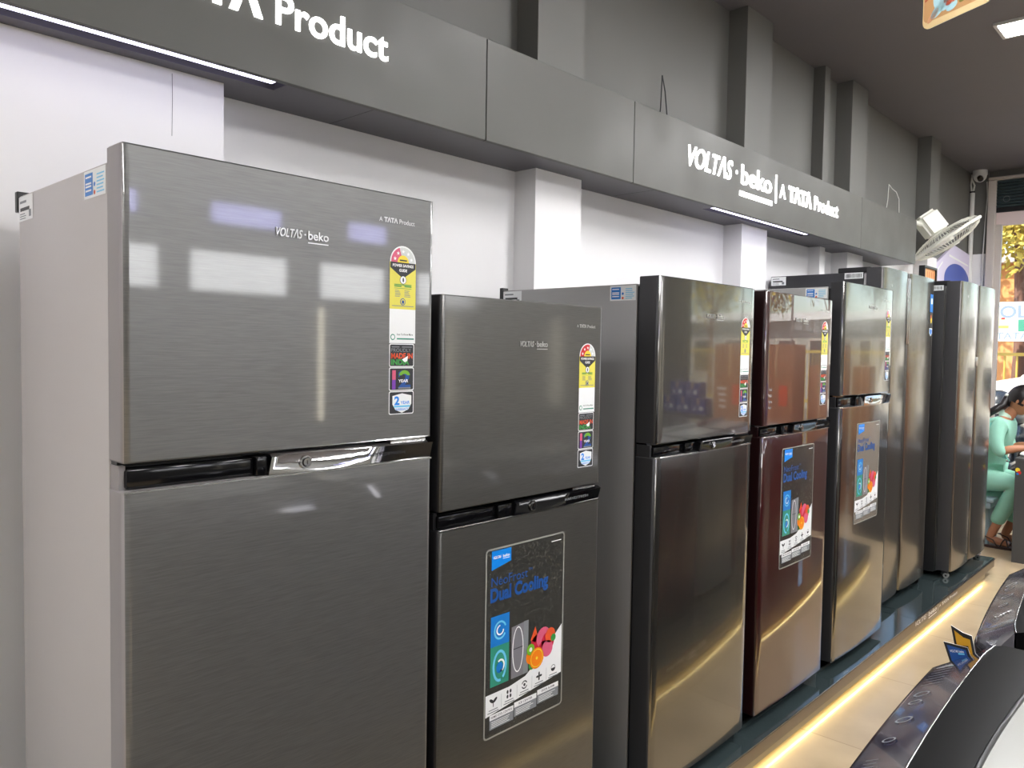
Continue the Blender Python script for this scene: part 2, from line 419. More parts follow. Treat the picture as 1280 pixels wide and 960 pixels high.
# ------------------------------------------------------------------ plinth with under-lighting
def plinth(name, label, xf, xb, y0, y1, sgn, lipz=.057, apron_end=None, words=None):
    t = thing(name, label, 'plinth', ((xf+xb)/2, (y0+y1)/2, 0))
    ae = apron_end or y1
    mb = MB(); mb.box((xf-sgn*.003, y0, .055), (xb, y1, .112), plinth_m, .002, 1); mb.build('plinth_rim', t)
    mb = MB(); mb.box((xf-sgn*.006, y0, .030), (xf-sgn*.009, ae, .056), apron_m); mb.box((xf-sgn*.05, y0, 0.0), (xb, ae, .054), black_satin); mb.build('apron', t)
    mb = MB(); mb.box((xf-sgn*.012, y0+.02, .036), (xf-sgn*.03, ae-.02, .050), white_plastic); mb.build('led_strip', t)
    al = bpy.data.lights.new('underglow', 'AREA'); al.shape = 'RECTANGLE'; al.size = ae-y0-.04; al.size_y = .010
    al.energy = FLOOR_E*(ae-y0); al.color = (1, .80, .34); ao = bpy.data.objects.new('underglow', al); C.objects.link(ao)
    ao.location = (xf-sgn*.018, (y0+ae)/2, .033); d_ = Vector((sgn*2.0, 0, -1)); ao.matrix_world = Matrix.Translation(ao.location) @ (Matrix((Vector((0, 1, 0)), d_.normalized().cross(Vector((0, 1, 0))), -d_.normalized())).transposed().to_4x4())
    ys = [y0, (y0+4.645)/2, 4.645, y1] if words else [y0, (y0+y1)/2, y1]
    for a, b_ in zip(ys[:-1], ys[1:]):
        d = 0 if a < 4 else -.008
        mb = MB(); mb.box((xf+sgn*(.004+d), a+.001, .112), (xb, b_-.001, .12), glass_top, .001, 1); mb.build('glass_top', t)
    mb = MB(); mb.box((xf+sgn*.0042, y0, .1115), (xf-sgn*.002, y1, .1145), black_satin); mb.build('edge_seal', t)
    if words:
        sh = Sheet((xf-sgn*.003, words[0], .076), (0, sgn, 0), (0, 0, 1), (sgn, 0, 0)); W = abs(words[1]-words[0])
        u0, u1 = logo(sh, 0, 0, .026, ink_white, W*.478, 1, bold=.02)
        sh.rect(u0, -.015, u1, -.009, ink_white, 1); sh.rect(W*.505, -.014, W*.511, .034, ink_white, 1)
        tata(sh, W*.535, .002, .018, ink_white, W*.465)
        sh.mb.build('lettering', t)
    return t
plinth('plinth', 'low plinth with dark glass top and yellow underglow carrying the refrigerators', -1.277, -2.0, -1.5, 6.49, 1, apron_end=6.24, words=(4.65, 5.50))
plinth('washer_podium', 'low dark podium under the row of washing machines', -.69, .25, -.6, 6.2, -1, words=(3.60, 3.10))

# ------------------------------------------------------------------ refrigerators
def door_poly(xf, xb, y0, y1, bulge, r=.012):
    pts = []        # (x, y) counter-clockwise seen from above
    def bx(y): return xf+bulge*(1-(2*(y-y0)/(y1-y0)-1)**2)
    for i in range(5):
        a = PI/2*i/4; pts.append((xf-r+r*math.sin(a), y0+r-r*math.cos(a)))
    K = 24 if bulge else 2
    pts.append((bx(y0+r+.0015), y0+r+.0015))
    for i in range(1, K):
        y = y0+r+(y1-y0-2*r)*i/K; pts.append((bx(y), y))
    pts.append((bx(y1-r-.0015), y1-r-.0015))
    for i in range(5):
        a = PI/2*i/4; pts.append((xf-r+r*math.cos(a), y1-r+r*math.sin(a)))
    pts += [(xb, y1), (xb, y0)]
    return pts
def door_mesh(xf, xb, y0, y1, z0, z1, bulge, mf, ms_, r=.012, c=.003):
    P = door_poly(xf, xb, y0, y1, bulge, r); cx_ = (xf+xb)/2; cy_ = (y0+y1)/2; n = len(P)
    def ins(p): 
        return (min(p[0], xf-c+(p[0]-xf if p[0] > xf else 0)) if p[0] > xb+.01 else p[0], p[1]+(c if p[1] < y0+c else (-c if p[1] > y1-c else 0)))
    mb = MB(); rings = [(z0, 1), (z0+c, 0), (z1-c, 0), (z1, 1)]; vs = []
    for z, k in rings:
        for p in P: q = ins(p) if k else p; vs.append((q[0], q[1], z))
    fs = []; ml = []
    for k in range(3):
        for i in range(n):
            j = (i+1) % n; fs.append([k*n+i, k*n+j, (k+1)*n+j, (k+1)*n+i])
            front = P[i][0] > xf-r*.6 and P[j][0] > xf-r*.6
            ml.append(mf if front else ms_)
    fs += [list(range(n))[::-1], list(range(3*n, 4*n))]; ml += [ms_, ms_]
    mb.add(vs, fs, ml); return mb
def side_labels(cab, y0, xb, xf, zt, front=True, barcode=False):
    """printed labels on the left flank of a cabinet"""
    def flank(x, z): return Sheet((x, y0, z), (1, 0, 0), (0, 0, 1), (0, -1, 0))
    sh = flank(xb+.004, zt-.054)
    sh.rect(0, 0, .09, .05, paper); sh.rect(.008, .036, .05, .041, ink_grey, 1); sh.rect(.01, .02, .07, .027, ink_dark, 1)
    sh.rect(.066, .006, .08, .02, ink_grey, 1); sh.lines(.008, .004, .05, .018, 3, ink_grey)
    sh.mb.build('rating_label', cab)
    if front:
        sh = flank(xf-.112, zt-.052)
        sh.rect(0, 0, .1, .048, paper); sh.rect(.005, .005, .042, .043, paper_blue, 1)
        for z in (.035, .024, .019, .012): sh.rect(.009, z, .036, z+.003, ink_white, 2)
        sh.disc(.05, .008, .004, orange, 1); sh.disc(.05, .022, .004, paper_blue, 1); sh.lines(.06, .006, .095, .042, 6, cyan_p)
        sh.mb.build('feature_label', cab)
    if barcode:
        sh = flank(xf-.103, zt-.035); sh.rect(0, 0, .1, .033, paper)
        a = .008
        while a < .09:
            w_ = random.choice((.001, .002, .003)); sh.rect(a, .006, a+w_, .027, ink_dark, 1); a += w_+random.choice((.0015, .003))
        sh.mb.build('barcode_label', cab)
def energy_label(door, a, zt, surf, X, stars, w=.07, H=.205):
    sh = Sheet((X, a, zt-H), (0, 1, 0), (0, 0, 1), (1, 0, 0), surf)
    r = w/2; cy_ = H-r
    sh.rect(0, 0, w, cy_, yellow); sh.disc(r, cy_, r, paper, 0, 20, 0, 180)
    def D(d): return cy_-(d if d <= .04 else .04+(d-.04)*((H-r)-.04)/.13)
    c = pink if stars == 2 else red; span = 36*stars
    def wedge(t0, t1, m, l):
        pts = [(r+(r-.003)*math.cos(math.radians(t)), cy_+(r-.003)*math.sin(math.radians(t))) for t in [t0+(t1-t0)*i/8 for i in range(9)]]
        pts += [(r+.012*math.cos(math.radians(t)), cy_+.012*math.sin(math.radians(t))) for t in [t1+(t0-t1)*i/8 for i in range(9)]]
        sh.poly(pts, m, l)
    wedge(0, 180-span, arch_grey, 1); wedge(180-span, 180, c, 1)
    for i in range(5):
        t = math.radians(180-18-36*i); sx, sy = r+r*.66*math.cos(t), cy_+r*.66*math.sin(t); pts = []
        for k in range(10):
            q = PI/2+k*PI/5; rr = .0048 if k % 2 == 0 else .002
            pts.append((sx+rr*math.cos(q), sy+rr*math.sin(q)))
        sh.poly(pts, ink_white, 2)
    sh.disc(r, cy_, .0155, yellow2, 2, 14, 0, 180)
    sh.rect(r-.010, cy_+.003, r+.010, cy_+.006, ink_dark, 3)
    sh.poly([(.001, cy_), (.001, cy_-.012), (r, cy_-.034), (w-.001, cy_-.012), (w-.001, cy_)], ink_dark, 1)
    sh.text('POWER SAVINGS', r, cy_-.0095, .006, ink_white, 2, w*.8, .03, align='c')
    sh.text('GUIDE', r, cy_-.0195, .006, ink_white, 2, w*.3, .03, align='c')
    sh.disc(r, cy_-.037, .009, ink_dark, 2); sh.disc(r, cy_-.037, .008, paper, 3); sh.disc(r, cy_-.037, .002, ink_dark, 4, ry=.005)
    g0 = D(.056); g1 = D(.066)
    sh.rect(.012, g0-.001, w-.012, g0+.001, green, 1); sh.rect(.012, g1, r-.004, g0-.002, green, 1); sh.rect(r+.004, g1, w-.012, g0-.002, green, 1)
    sh.rect(.012, D(.074), w-.012, D(.072), green, 1)
    sh.lines(.014, D(.112), r-.006, D(.078), 5, ink_grey); sh.lines(r+.004, D(.112), w-.014, D(.078), 5, ink_grey)
    e_ = D(.135); sh.disc(r, e_, .0075, ink_blue, 1); sh.disc(r, e_, .0058, yellow, 2); sh.rect(r-.003, e_-.004, r+.003, e_+.003, ink_blue, 3)
    sh.rect(.006, .006, w-.006, .0075, ink_grey, 1)
    sh.mb.build('energy_label', door)
def spec_slip(door, a, zt, surf, X, w=.07, H=.095):
    sh = Sheet((X, a, zt-H), (0, 1, 0), (0, 0, 1), (1, 0, 0), surf)
    sh.rect(0, 0, w, H, paper); sh.disc(.009, .013, .0065, teal_p, 1); sh.disc(.009, .013, .0045, paper, 2)
    sh.text('Scan To Know More', .02, .017, .0042, ink_dark, 1, w*.62, .01); sh.rect(.02, .008, w-.004, .011, teal_p, 1)
    sh.mb.build('information_slip', door)
def feature_strip(door, a, zt, surf, X, w=.068, h=.05):
    for k in range(3):
        sh = Sheet((X, a, zt-(k+1)*h-k*.001), (0, 1, 0), (0, 0, 1), (1, 0, 0), surf)
        sh.rect(0, 0, w, h, paper, 0, .004); sh.rect(.002, .002, w-.002, h-.002, ink_dark, 1, .003)
        if k == 0:
            sh.rect(.006, h-.008, w*.4, h-.006, ink_grey, 2); sh.rect(w*.5, h-.008, w-.006, h-.006, ink_grey, 2)
            sh.text('PROUDLY', .005, .0325, .0078, ink_grey, 2, w*.8, .0); sh.text('MADE IN', .005, .0185, .0115, orange, 2, w*.86, .03)
            sh.text('INDIA', .005, .005, .0115, green, 2, w*.72, .04)
            sh.poly([(w*.5, .016), (w*.74, .024), (w*.72, .013), (w*.62, .010)], ink_white, 3)
        elif k == 1:
            sh.text('1', .008, .006, .038, violet, 2, w*.14, .05); sh.text('1', .008, .025, .019, pink, 3, w*.14, .05)
            sh.text('2', w*.36, .006, .038, ink_blue, 2, w*.5, .03); sh.ring(w*.61, .033, w*.22, .008, fruit_g, 3, ry=.011, t0=0, t1=180, n=12)
            sh.text('YEAR', w*.36, .018, .0065, ink_white, 4, w*.4, .02); sh.rect(w*.36, .004, w*.86, .007, ink_grey, 4)
        else:
            c = w*.52
            sh.poly([(c-.026, .040), (c-.026, .022), (c-.018, .010), (c, .003), (c+.018, .010), (c+.026, .022), (c+.026, .040), (c, .045)], paper, 2)
            sh.text('2', c-.021, .021, .018, tag_blue, 3, .014, .04); sh.text('YEAR', c-.004, .022, .0065, tag_blue, 3, .025, .02)
            sh.rect(c-.022, .015, c+.022, .019, cyan_p, 3); sh.text('WARRANTY', c, .008, .0055, tag_blue, 3, .036, .01, align='c')
        sh.mb.build('feature_sticker', door)
def door_emblem(door, surf, X, yl, yr, z, h, yt0, yt1, zt):
    sh = Sheet((X, yl, z), (0, 1, 0), (0, 0, 1), (1, 0, 0), surf)
    u0, u1 = logo(sh, 0, 0, h, emblem, yr-yl, 3, ext=.05, bold=.01)
    sh.rect(u0, -h*.45, u1, -h*.33, emblem, 3); sh.mb.build('emblem', door)
    sh = Sheet((X, yt0, zt), (0, 1, 0), (0, 0, 1), (1, 0, 0), surf); tata(sh, 0, 0, h*.6, emblem, yt1-yt0, 2); sh.mb.build('emblem', door)
film_clear = mat('poster_film_clear', (196, 184, 168), .3); film_clear.node_tree.nodes['Principled BSDF'].inputs['Alpha'].default_value = .35
def poster(door, surf, X, y0, y1, z0, z1, fm=None):
    W = y1-y0; H = z1-z0
    sh = Sheet((X, y0, z0), (0, 1, 0), (0, 0, 1), (1, 0, 0), surf)
    A = lambda a: a*W
    B = lambda b: b*H
    sh.rect(0, 0, W, H, fm or film, 0, .012)
    e = .0045
    sh.rect(.01, 0, W-.01, e, film_edge, 1); sh.rect(.01, H-e, W-.01, H, film_edge, 1)
    sh.rect(0, .01, e, H-.01, film_edge, 1); sh.rect(W-e, .01, W, H-.01, film_edge, 1)
    for ca, cb, t0 in ((.012, .012, 180), (W-.012, .012, 270), (W-.012, H-.012, 0), (.012, H-.012, 90)):
        sh.ring(ca, cb, .012, e, film_edge, 1, t0=t0, t1=t0+90, n=6)
    sh.poly([(A(.07), B(.885)), (A(.30), B(.915)), (A(.30), B(.985)), (A(.07), B(.985))], tag_blue, 1)
    sh.text('VOLTAS', A(.09), B(.943), .007, ink_white, 2, A(.09), .03, .2); sh.text('beko', A(.20), B(.943), .007, ink_white, 2, A(.08), .03)
    sh.rect(A(.20), B(.934), A(.28), B(.937), ink_white, 2)
    sh.rect(A(.82), B(.955), A(.95), B(.959), ink_white, 1)
    sh.text('NeoFrost', A(.07), B(.80), .024, ink_blue, 1, A(.44), .0); sh.text('TM', A(.52), B(.83), .008, ink_blue, 1, A(.05), 0)
    sh.text('Dual Cooling', A(.06), B(.72), .034, ink_blue, 1, A(.72), .04)
    # two air-flow panels
    sh.rect(A(.07), B(.48), A(.29), B(.64), blue_p, 1); sh.rect(A(.07), B(.27), A(.29), B(.48), teal_p, 1)
    sh.ring(A(.18), B(.56), A(.075), .005, cyan_p, 2, ry=B(.05), t0=20, t1=330); sh.ring(A(.18), B(.56), A(.045), .004, ink_white, 2, ry=B(.028), t0=90, t1=360)
    sh.ring(A(.18), B(.37), A(.085), .007, cyan_p, 2, ry=B(.085), t0=-60, t1=280); sh.ring(A(.19), B(.37), A(.05), .005, ink_white, 2, ry=B(.035), t0=-90, t1=130)
    sh.disc(A(.18), B(.36), A(.04), blue_p, 2, ry=B(.03))
    # printed refrigerator
    sh.poly([(A(.32), B(.27)), (A(.53), B(.27)), (A(.53), B(.56)), (A(.32), B(.55))], fridge_pic, 1)
    sh.rect(A(.47), B(.27), A(.53), B(.56), ink_grey, 2)
    sh.ring(A(.40), B(.42), A(.07), .003, ink_white, 2, ry=B(.125)); sh.rect(A(.34), B(.425), A(.46), B(.43), ink_dark, 3)
    # white field with sloped top
    sh.poly([(A(.02), B(.12)), (A(.98), B(.19)), (A(.98), B(.47)), (A(.70), B(.33)), (A(.50), B(.255)), (A(.30), B(.235)), (A(.02), B(.235))], paper, 1)
    # fruit
    sh.poly([(A(.56), B(.44)), (A(.62), B(.51)), (A(.66), B(.44)), (A(.62), B(.42))], orange, 2)
    for (a, b__, r, m, l) in ((.66, .40, .030, fruit_r, 2), (.73, .43, .028, pink, 3), (.79, .40, .026, fruit_r, 4), (.82, .43, .02, orange, 5), (.73, .37, .02, fruit_r, 4),
                          (.78, .36, .022, pink, 5), (.56, .39, .015, fruit_g, 5), (.57, .35, .02, fruit_o, 3), (.64, .33, .028, fruit_o, 6), (.58, .30, .012, green, 2), (.86, .41, .01, green, 6)):
        sh.disc(A(a), B(b__), r, m, l)
    sh.ring(A(.64), B(.33), .024, .002, yellow2, 7); sh.disc(A(.64), B(.33), .004, yellow2, 7); sh.disc(A(.56), B(.39), .006, ink_white, 6)
    # icons
    for i in range(5):
        a = A(.11+.19*i); b__ = B(.185+.012*i)
        if i == 0: sh.disc(a-.006, b__+.006, .009, ink_dark, 2, ry=.004, tilt=-.6); sh.disc(a+.006, b__+.006, .009, ink_dark, 2, ry=.004, tilt=.6); sh.rect(a-.0012, b__-.01, a+.0012, b__+.004, ink_dark, 2)
        elif i == 1:
            for q in range(4): sh.disc(a-.006+(q % 2)*.011, b__-.006+(q//2)*.012, .0035, ink_dark, 2, ry=.005)
        elif i == 2: sh.ring(a, b__, .011, .003, ink_dark, 2, t0=20, t1=160); sh.ring(a, b__, .011, .003, ink_dark, 2, t0=200, t1=340); sh.disc(a, b__, .004, ink_dark, 2)
        elif i == 3:
            for q in range(4): sh.disc(a+.006*math.cos(q*PI/2), b__+.006*math.sin(q*PI/2), .006, ink_dark, 2, ry=.003, tilt=q*PI/2)
        else: sh.disc(a, b__, .009, ink_dark, 2, 12, 180, 360); sh.ring(a, b__, .009, .0015, ink_dark, 2, t0=0, t1=180)
        sh.rect(a-.016, b__-.018, a+.016, b__-.0155, ink_grey, 2); sh.rect(a-.02, b__-.024, a+.02, b__-.0215, ink_grey, 2)
        if i < 4: sh.rect(a+A(.095), b__-.02, a+A(.095)+.0008, b__+.014, ink_grey, 2)
    # three boxed notes
    for i, wd in enumerate(('HUMID COOL CONTROL', 'ICE CENTER', 'DOOR ALARM')):
        a0 = A(.07+.295*i); a1 = A(.07+.295*(i+1)-.01); b0 = B(.045+.01*i)
        sh.rect(a0, b0+B(.05), a1, b0+B(.078), paper, 1); sh.text(wd, (a0+a1)/2, b0+B(.058), .006, ink_dark, 2, (a1-a0)*(.9 if i == 0 else .6), .01, align='c')
        sh.rect(a0, b0, a1, b0+B(.05), ink_grey, 1); sh.lines(a0+.006, b0+.004, a1-.006, b0+B(.045), 4, paper, 2, .35)
    o = sh.mb.build('poster', door); o['label'] = 'clear film poster reading Dual Cooling'
    return o

def fridge(name, label, y0, y1, xf, xb, ztop, zg1, zg0, zb, mf, mside_door, mcab, bulge, handle, gapinfo, posts=None, badge=None, stars=3, labels=True, dd=.058, ebl=None, hinge=False):
    t = thing(name, label, 'refrigerator', ((xf+xb)/2, (y0+y1)/2, .12))
    dxb = xf-dd
    surf = (lambda p: max(0., bulge*(1-(2*(p.y-y0)/(y1-y0)-1)**2))) if bulge else None
    mb = MB(); mb.box((xb, y0+.004, .145), (dxb-.012, y1-.004, ztop-.022), mcab, .004)
    mb.box((dxb-.012, y0+.01, .16), (dxb, y1-.01, ztop-.03), black_satin)      # gasket
    cab = mb.build('cabinet', t, 40)
    side_labels(cab, y0+.004, xb, dxb-.004, ztop-.022, labels)
    mb = MB(); mb.box((xb-.012, y0+.0, ztop-.055), (xb+.004, y0+.03, ztop-.012), black_satin, .002); mb.box((xb-.012, y0+.02, .15), (xb, y1-.02, ztop-.05), black_satin); mb.build('rear_corner_cap', t)
    fd = door_mesh(xf, dxb, y0, y1, zg1, ztop, bulge, mf, mside_door).build('freezer_door', t, 35)
    ld = door_mesh(xf, dxb, y0, y1, zb, zg0, bulge, mf, mside_door).build('fresh_food_door', t, 35)
    sh = Sheet((xf, y0+.002, zg0-.004), (0, 1, 0), (0, 0, 1), (1, 0, 0), surf); sh.rect(0, 0, y1-y0-.004, .0035, silver_trim); sh.mb.build('trim_line', ld)
    # handle band between the doors
    a, b_ = gapinfo[0], gapinfo[1]; zt = zg1-.006
    bf = surf or (lambda p: 0)
    mb = MB()
    mb.box((dxb-.002, y0+.004, zg0-.001), (xf-.035, y1-.004, zg1+.001), black_gloss)
    mb.box((dxb, y0+.002, zg0), (xf-.022, y0+.012, zt), mside_door)
    mb.box((xf-.03, y0+.01, zg0+.001), (xf-.012, a, zt-.006), black_gloss, .004)
    mb.box((xf-.026, a, zg0), (xf-.004, b_, zt-.004), black_gloss, .003)
    grip = mb.build('handle_recess', t, 40)
    m = handle; vs = []; K = 14
    for i in range(K+1):
        y = b_+(y1-.003-b_)*i/K; dx = bf(Vector((0, y, 0))) if bulge else 0
        sl_ = .006 if i == 0 else 0; tw = .004*math.sin(i/K*PI*1.6)
        vs += [(xf-.03+dx, y, zg0), (xf+.0005+dx+tw, y-sl_*0, zg0+.0005), (xf+.002+dx-tw, y+sl_, zt-.006), (xf-.006+dx, y+sl_, zt-.001), (xf-.03+dx, y, zt-.001)]
    fs = []
    for i in range(K):
        for j in range(4): fs.append([i*5+j, (i+1)*5+j, (i+1)*5+j+1, i*5+j+1])
    fs += [[0, 1, 2, 3, 4], [K*5+j for j in (4, 3, 2, 1, 0)]]
    mb = MB(); mb.add(vs, fs, m); mb.add([], [], m); hb = mb.build('handle', t, 50)
    hb['label'] = 'chrome handle strip' if handle is chrome else 'gloss black handle strip'
    yl = gapinfo[2]; zc = (zg0+zt)/2-.001; xx = xf+.001+(bf(Vector((0, yl, 0))) if bulge else 0)
    mb = MB(); mb.cyl((xx-.004, yl, zc), (xx+.0045, yl, zc), .0125, silver_trim, 24); mb.cyl((xx+.0045, yl, zc), (xx+.0055, yl, zc), .0095, black_satin, 24); mb.cyl((xx+.0055, yl, zc), (xx+.0075, yl, zc), .008, chrome, 24)
    mb.box((xx+.0075, yl-.0008, zc-.004), (xx+.0078, yl+.0008, zc+.004), black_satin); mb.build('lock', hb, 40)
    sh = Sheet((xf+.0045, b_+(y1-b_)*.55, zc-.004), (0, 1, 0), (0, 0, 1), (1, 0, 0), surf)
    sh.text('HARVESTFRESH', 0, 0, .007, ink_dark if handle is chrome else ink_grey, 2, .1, .005); sh.mb.build('lettering', hb)
    mb = MB(); mb.box((dxb+.01, y1-.11, zt-.002), (xf-.008, y1-.012, zt+.007), silver_trim, .002); mb.cyl((xf-.02, y1-.03, zt-.004), (xf-.02, y1-.03, zg1+.002), .006, chrome, 12); mb.build('hinge', t)
    mb = MB(); mb.box((dxb-.11, y1-.10, ztop-.023), (dxb+.02, y1-.01, ztop-.002), black_satin, .004); mb.build('hinge_cover', t)
    for y in (y0+.05, y1-.05):
        mb = MB(); mb.cyl((dxb-.03, y, .12), (dxb-.03, y, .15), .018, black_satin, 14); mb.build('foot', t)
    for y in (y0+.05, y1-.05):
        mb = MB(); mb.cyl((xb+.06, y-.01, .135), (xb+.06, y+.01, .135), .015, black_satin, 14); mb.box((xb+.05, y-.012, .14), (xb+.07, y+.012, .146), black_satin); mb.build('roller', t)
    if ebl:
        a0, zt_, H, zs, zf = ebl
        w_ = .071 if y0 < 3 else .075
        energy_label(fd, a0, zt_, surf, xf, stars, w_, H); spec_slip(fd, a0, zt_-H, surf, xf, w_, zt_-H-zs)
        feature_strip(fd, a0, zs-.001, surf, xf, w_*.96, (zs-zf)/3)
    if badge: door_emblem(fd, surf, xf, *badge)
    if posts: poster(ld, surf, xf, *posts)
    return t
XF = -1.335
fridge('refrigerator', 'large brushed grey double-door refrigerator nearest the camera, chrome strip between doors', .503, 1.17, XF, -1.889, 1.889, 1.367, 1.321, .16,
       steel_nearest, door_side_grey, side_light, 0, chrome, (.742, .765, .843), None, (.778, .893, 1.770, .0165, 1.017, 1.112, 1.828), 2, ebl=(1.046, 1.782, .135, 1.574, 1.424))
fridge('refrigerator', 'shortest dark grey double-door refrigerator, second from the camera, with a Dual Cooling film poster', 1.193, 1.803, XF, -1.93, 1.687, 1.189, 1.146, .16,
       steel_dark, black_satin, dark_side, 0, black_gloss, (1.392, 1.444, 1.513), (1.346, 1.648, .6, 1.076), (1.457, 1.562, 1.572, .0145, 1.684, 1.766, 1.627), 3, ebl=(1.698, 1.584, .122, 1.394, 1.245))
fridge('refrigerator', 'glossy grey double-door refrigerator with pale side, left of the wine-red one, no poster', 2.088, 2.735, XF, -2.006, 1.80, 1.276, 1.233, .155,
       steel_gloss, door_side_dark, side_mid, .007, black_gloss, (2.273, 2.345, 2.43), None, (2.369, 2.484, 1.680, .014, 2.603, 2.695, 1.743), 3, dd=.072, ebl=(2.622, 1.692, .136, 1.488, 1.337))
fridge('refrigerator', 'glossy wine-red double-door refrigerator with a film poster on its lower door', 2.825, 3.475, XF, -2.006, 1.80, 1.288, 1.245, .165,
       wine, wine_side, wine_side, .006, black_gloss, (3.001, 3.083, 3.159), (2.992, 3.305, .705, 1.19), (3.079, 3.2, 1.693, .015, 3.33, 3.43, 1.745), 3, labels=False, dd=.07, ebl=(3.350, 1.705, .143, 1.498, 1.35))
fridge('refrigerator', 'glossy silver double-door refrigerator with chrome strip, right of the wine-red one', 3.590, 4.27, XF, -2.0, 1.892, 1.377, 1.324, .158,
       steel_silver, dark_side, side_mid, .010, chrome, (3.80, 3.864, 3.95), (3.786, 4.107, .765, 1.243, film_clear), (3.893, 4.003, 1.785, .014, 4.1, 4.2, 1.83), 2, ebl=(4.150, 1.792, .136, 1.584, 1.44))
def side_by_side(label, y0, y1, ym, xf, xb, ztop, zb, mcab, sticker, wheels):
    t = thing('side_by_side_refrigerator', label, 'refrigerator', ((xf+xb)/2, (y0+y1)/2, .12)); dxb = xf-.085
    mb = MB(); mb.box((xb, y0+.004, .15), (dxb-.014, y1-.004, ztop-.022), mcab, .004); cab = mb.build('cabinet', t, 40)
    side_labels(cab, y0+.004, xb, dxb-.016, ztop-.022, False, True)
    mb = MB(); mb.box((dxb-.014, y0+.004, .16), (dxb-.002, y1-.004, ztop-.03), silver_trim); mb.build('gasket', t)
    mb = MB(); mb.box((dxb-.16, y0+.01, ztop-.023), (dxb+.015, y1-.01, ztop+.006), black_satin, .006); mb.build('hinge_cover', t)
    for a, b_, s_ in ((y0, ym-.011, 1), (ym+.011, y1, -1)):
        B_ = .012; K = 24; r = .014; P = []
        for i in range(5): q = PI/2*i/4; P.append((xf-r+r*math.sin(q), a+r-r*math.cos(q)))
        for i in range(1, K):
            y = a+r+(b_-a-2*r)*i/K; P.append((xf+B_*(1-(2*(y-a)/(b_-a)-1)**2), y))
        for i in range(5): q = PI/2*i/4; P.append((xf-r+r*math.cos(q), b_-r+r*math.sin(q)))
        P += [(dxb, b_), (dxb, a)]
        mb = MB(); n = len(P); vs = [(x, y, zb) for x, y in P]+[(x, y, ztop) for x, y in P]
        fs = [[i, (i+1) % n, n+(i+1) % n, n+i] for i in range(n)]
        ml = [steel_vert if P[i][0] > xf-r and P[(i+1) % n][0] > xf-r else door_side_dark for i in range(n)]
        mb.add(vs, fs+[list(range(n))[::-1], list(range(n, 2*n))], ml+[door_side_dark]*2)
        d = mb.build('left_door' if s_ > 0 else 'right_door', t, 35)
        hy = b_-.004 if s_ > 0 else a+.004
        mb = MB(); mb.box((xf-.004, hy-.010, 1.63 if sticker else 1.5), (xf+.006, hy+.010, ztop-.03 if sticker else 1.56), silver_trim, .003)
        mb.build('handle_trim', d, 40)
        if s_ < 0 and sticker:
            def sf(p): return max(0, B_*(1-(2*(p.y-a)/(b_-a)-1)**2))
            sh = Sheet((xf, 5.325, 1.685), (0, 1, 0), (0, 0, 1), (1, 0, 0), sf)
            sh.rect(0, .15, .075, .26, paper_blue); sh.rect(.02, .2, .055, .235, ink_white, 1); sh.rect(0, .052, .075, .148, ink_dark); sh.disc(.037, .1, .02, yellow2, 1); sh.disc(.03, .12, .012, orange, 2)
            sh.poly([(0, .05), (0, .02), (.037, 0), (.075, .02), (.075, .05)], paper); sh.poly([(.01, .045), (.01, .022), (.037, .008), (.065, .022), (.065, .045)], paper_blue, 1)
            sh.mb.build('feature_sticker', d)
        if s_ > 0:
            sh = Sheet((xf+.006, a+.12, ztop-.1), (0, 1, 0), (0, 0, 1), (1, 0, 0)); logo(sh, 0, 0, .014, emblem, .12, 12); sh.mb.build('emblem', d)
    mb = MB(); mb.box((dxb+.01, ym-.0105, zb+.01), (xf-.03, ym+.0105, ztop-.01), black_satin); mb.build('door_seam', t)
    for y in (y0+.02, y1-.06):
        mb = MB(); mb.cyl((xf-.03, y-.002, .137), (xf-.03, y+.016, .137), .017, white_gloss if wheels else black_satin, 18); mb.cyl((xf-.03, y-.003, .137), (xf-.03, y-.001, .137), .006, black_satin, 12)
        mb.box((xf-.06, y, .14), (xf-.02, y+.014, .16), black_satin); mb.build('roller', t, 40)
    for y in (y0+.05, y1-.05):
        mb = MB(); mb.cyl((xb+.06, y, .12), (xb+.06, y, .152), .018, black_satin, 14); mb.build('foot', t)
    return t
side_by_side('silver side-by-side refrigerator with black flank and blue stickers, behind the silver double-door one', 4.478, 5.44, 4.925, -1.46, -2.095, 2.04, .175, dark_side, True, False)
side_by_side('silver side-by-side refrigerator farthest along the row, white rollers showing below', 5.63, 6.545, 6.07, -1.355, -1.98, 2.045, .17, black_satin, False, True)

# ------------------------------------------------------------------ washing machines along the podium
wash_body = mat('washer_graphite', (64, 66, 72), .35, .3)
wash_red = mat('washer_maroon', (96, 16, 22), .25, .1, 0, .6)
strip_m = mat('control_strip', (96, 98, 116), .14, .35, 0, .8, .04)
N, L, b = nodes(strip_m)
tc = N.new('ShaderNodeTexCoord'); nz = N.new('ShaderNodeTexNoise'); nz.inputs['Scale'].default_value = 9; nz.inputs['Detail'].default_value = 2
rp = N.new('ShaderNodeValToRGB'); rp.color_ramp.elements[0].position = .42; rp.color_ramp.elements[0].color = rgb(58,60,84)
rp.color_ramp.elements[1].position = .6; rp.color_ramp.elements[1].color = rgb(132,130,136)
L.new(tc.outputs['Object'], nz.inputs['Vector']); L.new(nz.outputs['Fac'], rp.inputs[0]); L.new(rp.outputs[0], b.inputs['Base Color'])
lid_black = mat('lid_black_glass', (14, 14, 15), .45, spec=.1)
